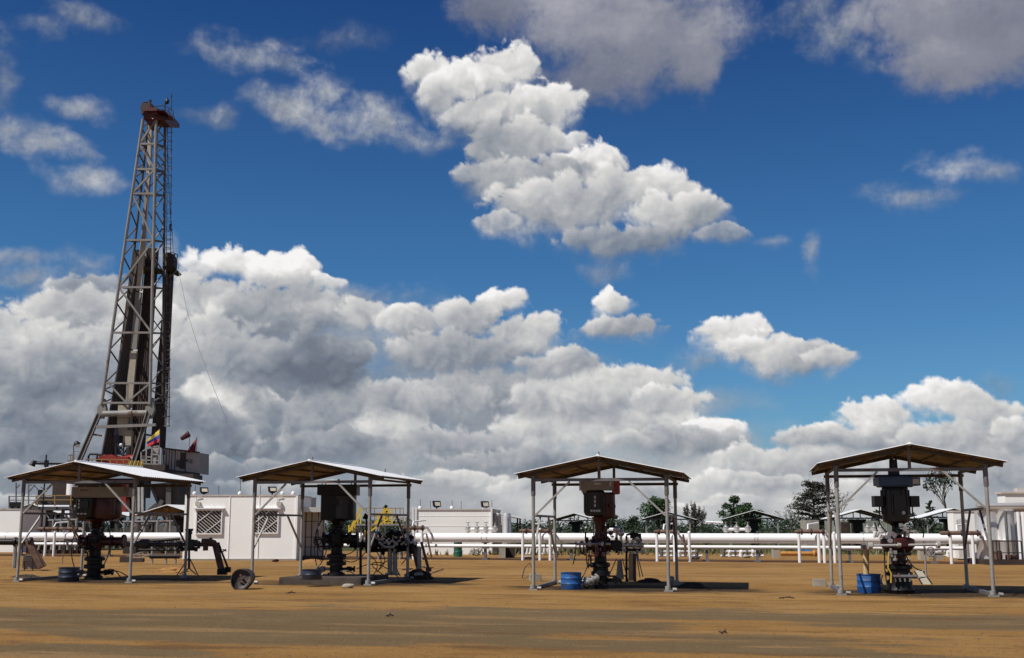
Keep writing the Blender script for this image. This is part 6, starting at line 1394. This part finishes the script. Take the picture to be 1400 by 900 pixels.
mb = MB(); mb.bar(L(48, 634), L(97, 634.5), .16); mb.bar(L(48, 631), L(62, 632), .04); mb.box(L(63.5, 634), (.3, .2, .55)); T.part('arm', mb, BLK)
mb = MB(); p = L(46.5, 635); mb.lathe([(.12, 0), (.26, -.4), (.3, -.44)], p + Vector((0, 0, .3)), (.4, 0, 1), 12); mb.box(L(47, 632.5), (.3, .2, .3)); T.part('lamp_head', mb, BLK)
T = Thing('flood_lamp', 'hooded lamp on a thin bent post at the left edge of the rig floor', 'lamp', L(103, 641) + T.base if False else P(103, 634, 99), AL); L = T.L
mb = MB(); mb.tube([L(101, 634), L(100.5, 610), L(101.5, 606.5), L(104, 606)], .05, 8); mb.tube([L(101, 617.5), L(105, 617), L(108, 618)], .03, 6); T.part('post', mb, GALVD)
mb = MB(); mb.lathe([(.1, .2), (.3, -.05), (.3, -.1)], L(105, 606.5), (-.4, 0, 1), 12); T.part('hood', mb, BLK)
mb = MB(); mb.ball(L(106, 609), .2, 8); T.part('bulb', mb, WHITEP)
for x in (94, 99, 96.5):
    mb = MB(); mb.bar(L(x, 640, .3), L(x, 622 if x != 94 else 629, .3), .06); T.part('bracket', mb, OLDY)
mb = MB(); mb.bar(L(92, 630, .3), L(101, 629, .3), .06); mb.bar(L(94, 623, .3), L(99, 622, .3), .08); T.part('bracket_rail', mb, GALVD)
# flags and wind sock on the cabin roof
def flag(name, label, px, g, y0, y1, rows, mats_):
    """rows: list of (left px, left py, right px, right py) lines down the cloth, with a slack wave"""
    T = Thing(name, label, 'flag', P(px, y1, g), AL); L = T.L
    mb = MB(); mb.tube([L(px, y1), L(px, y0)], .03, 6); T.part('flagpole', mb, GALVD)
    for k in range(len(rows) - 1):
        mb = MB(); n = 10
        for j in range(n + 1):
            f = j / n
            for (a, b, c, d), q in ((rows[k], 0), (rows[k+1], 1)):
                x = c + (a - c) * f; y = d + (b - d) * f; dy = .25 * math.sin(f * 7 + .6 * (k + q)) * (.3 + f)
                mb.v.append(L(x, y, dy)); mb.v.append(L(x, y, dy + .025))
        for j in range(n):
            a = j * 4; b = a + 4
            for f in ((a, b, b+2, a+2), (a+1, a+3, b+3, b+1), (a, a+1, b+1, b), (a+2, b+2, b+3, a+3)): mb.f.append(f); mb.mi.append(0)
        T.part('flag_stripe' if len(rows) > 2 else 'cloth', mb, mats_[k], sharp=80)
flag('flag', 'yellow, blue and red striped flag hanging at the rig floor landing', 218.3, 99.2, 586.5, 612, [(200.5, 602, 218.3, 587), (200.5, 605, 218.3, 594), (201.5, 607.5, 218, 599.5), (201.5, 611, 217, 605)], [FLAGY, FLAGB, FLAGR])
flag('flag', 'dark crimson flag at the right end of the rig cabin roof', 269, 101, 597.5, 619, [(255, 617.5, 268.6, 599.5), (258, 619, 267.5, 617)], [REDF])
T = Thing('wind_sock', 'dark wind sock on a thin post above the rig cabin', 'wind sock', P(259, 615, 100.5), AL); L = T.L
mb = MB(); mb.tube([L(259, 615), L(259, 597), L(260, 594)], .025, 6); mb.ring(L(258.2, 593), (.8, 0, .5), .26, .025, 12); T.part('post', mb, GALVD)
mb = MB(); mb.tube([L(258.5, 593.3), L(253, 597), L(247.5, 600.3)], .27, 12, .17); T.part('sock', mb, SOCK)
# left edge: plain white shed behind the pipeline
T = Thing('white_building', 'plain white shed cut by the left edge of the view, behind the pipeline', 'building', ground_at(0, 92), AL); L = T.L
a, c = L(-40, 755), L(28.5, 697); mb = MB(); mb.box(((a.x+c.x)/2, 2.5, c.z/2), (c.x-a.x, 5, c.z)); T.part('wall', mb, WHITEW)
mb = MB(); mb.box(((a.x+c.x)/2, 2.5, c.z+.04), (c.x-a.x+.1, 5.1, .08)); T.part('roof', mb, WALLS)
# dark machinery standing behind the pipeline at the rig's foot
for px0, px1, y0, lb in ((40, 74, 738, 'dark engine skid beneath the pipeline, left of the red-and-cream drive'), (170, 240, 708, 'dark jumble of pumps and pipework at the foot of the rig'), (66, 108, 706, 'dark pump housings under the distant shelters at the rig foot')):
    T = Thing('engine_skid', lb, 'machinery', ground_at((px0+px1)/2, 86), AL); L = T.L; rr2 = random.Random(px0)
    mb = MB(); a, c = L(px0, 750), L(px1, 738); mb.box(((a.x+c.x)/2, .6, .5), (c.x-a.x, 1.6, 1.0)); T.part('skid_base', mb, DARKW)
    for k in range(7):
        x = L(px0 + (px1 - px0) * (k + .5) / 7, 740).x; h = L(px0, y0 + rr2.uniform(-2, 8)).z; mb = MB()
        if k % 2: mb.lathe([(.35, 0), (.35, h * .7), (.2, h * .8), (.12, h)], (x, .5, 0), n=12)
        else: mb.box((x, .7, h * .42), (rr2.uniform(.4, .9), .9, h * .84))
        T.part('pump_housing', mb, rr2.choice([BLK, DARKW, MASTD, GALVD]))
    mb = MB(); mb.tube([L(px0, y0 + 6, -.3), L(px1, y0 + 5, -.3)], .1, 8); T.part('header_pipe', mb, GALVD)
    for k in range(4):
        mb = MB(); x = px0 + (px1-px0)*(k+.5)/4; mb.tube([L(x, 752, -.5), L(x + 2, y0 + 4, -.5)], .09, 8); T.part('riser_pipe', mb, GALV)
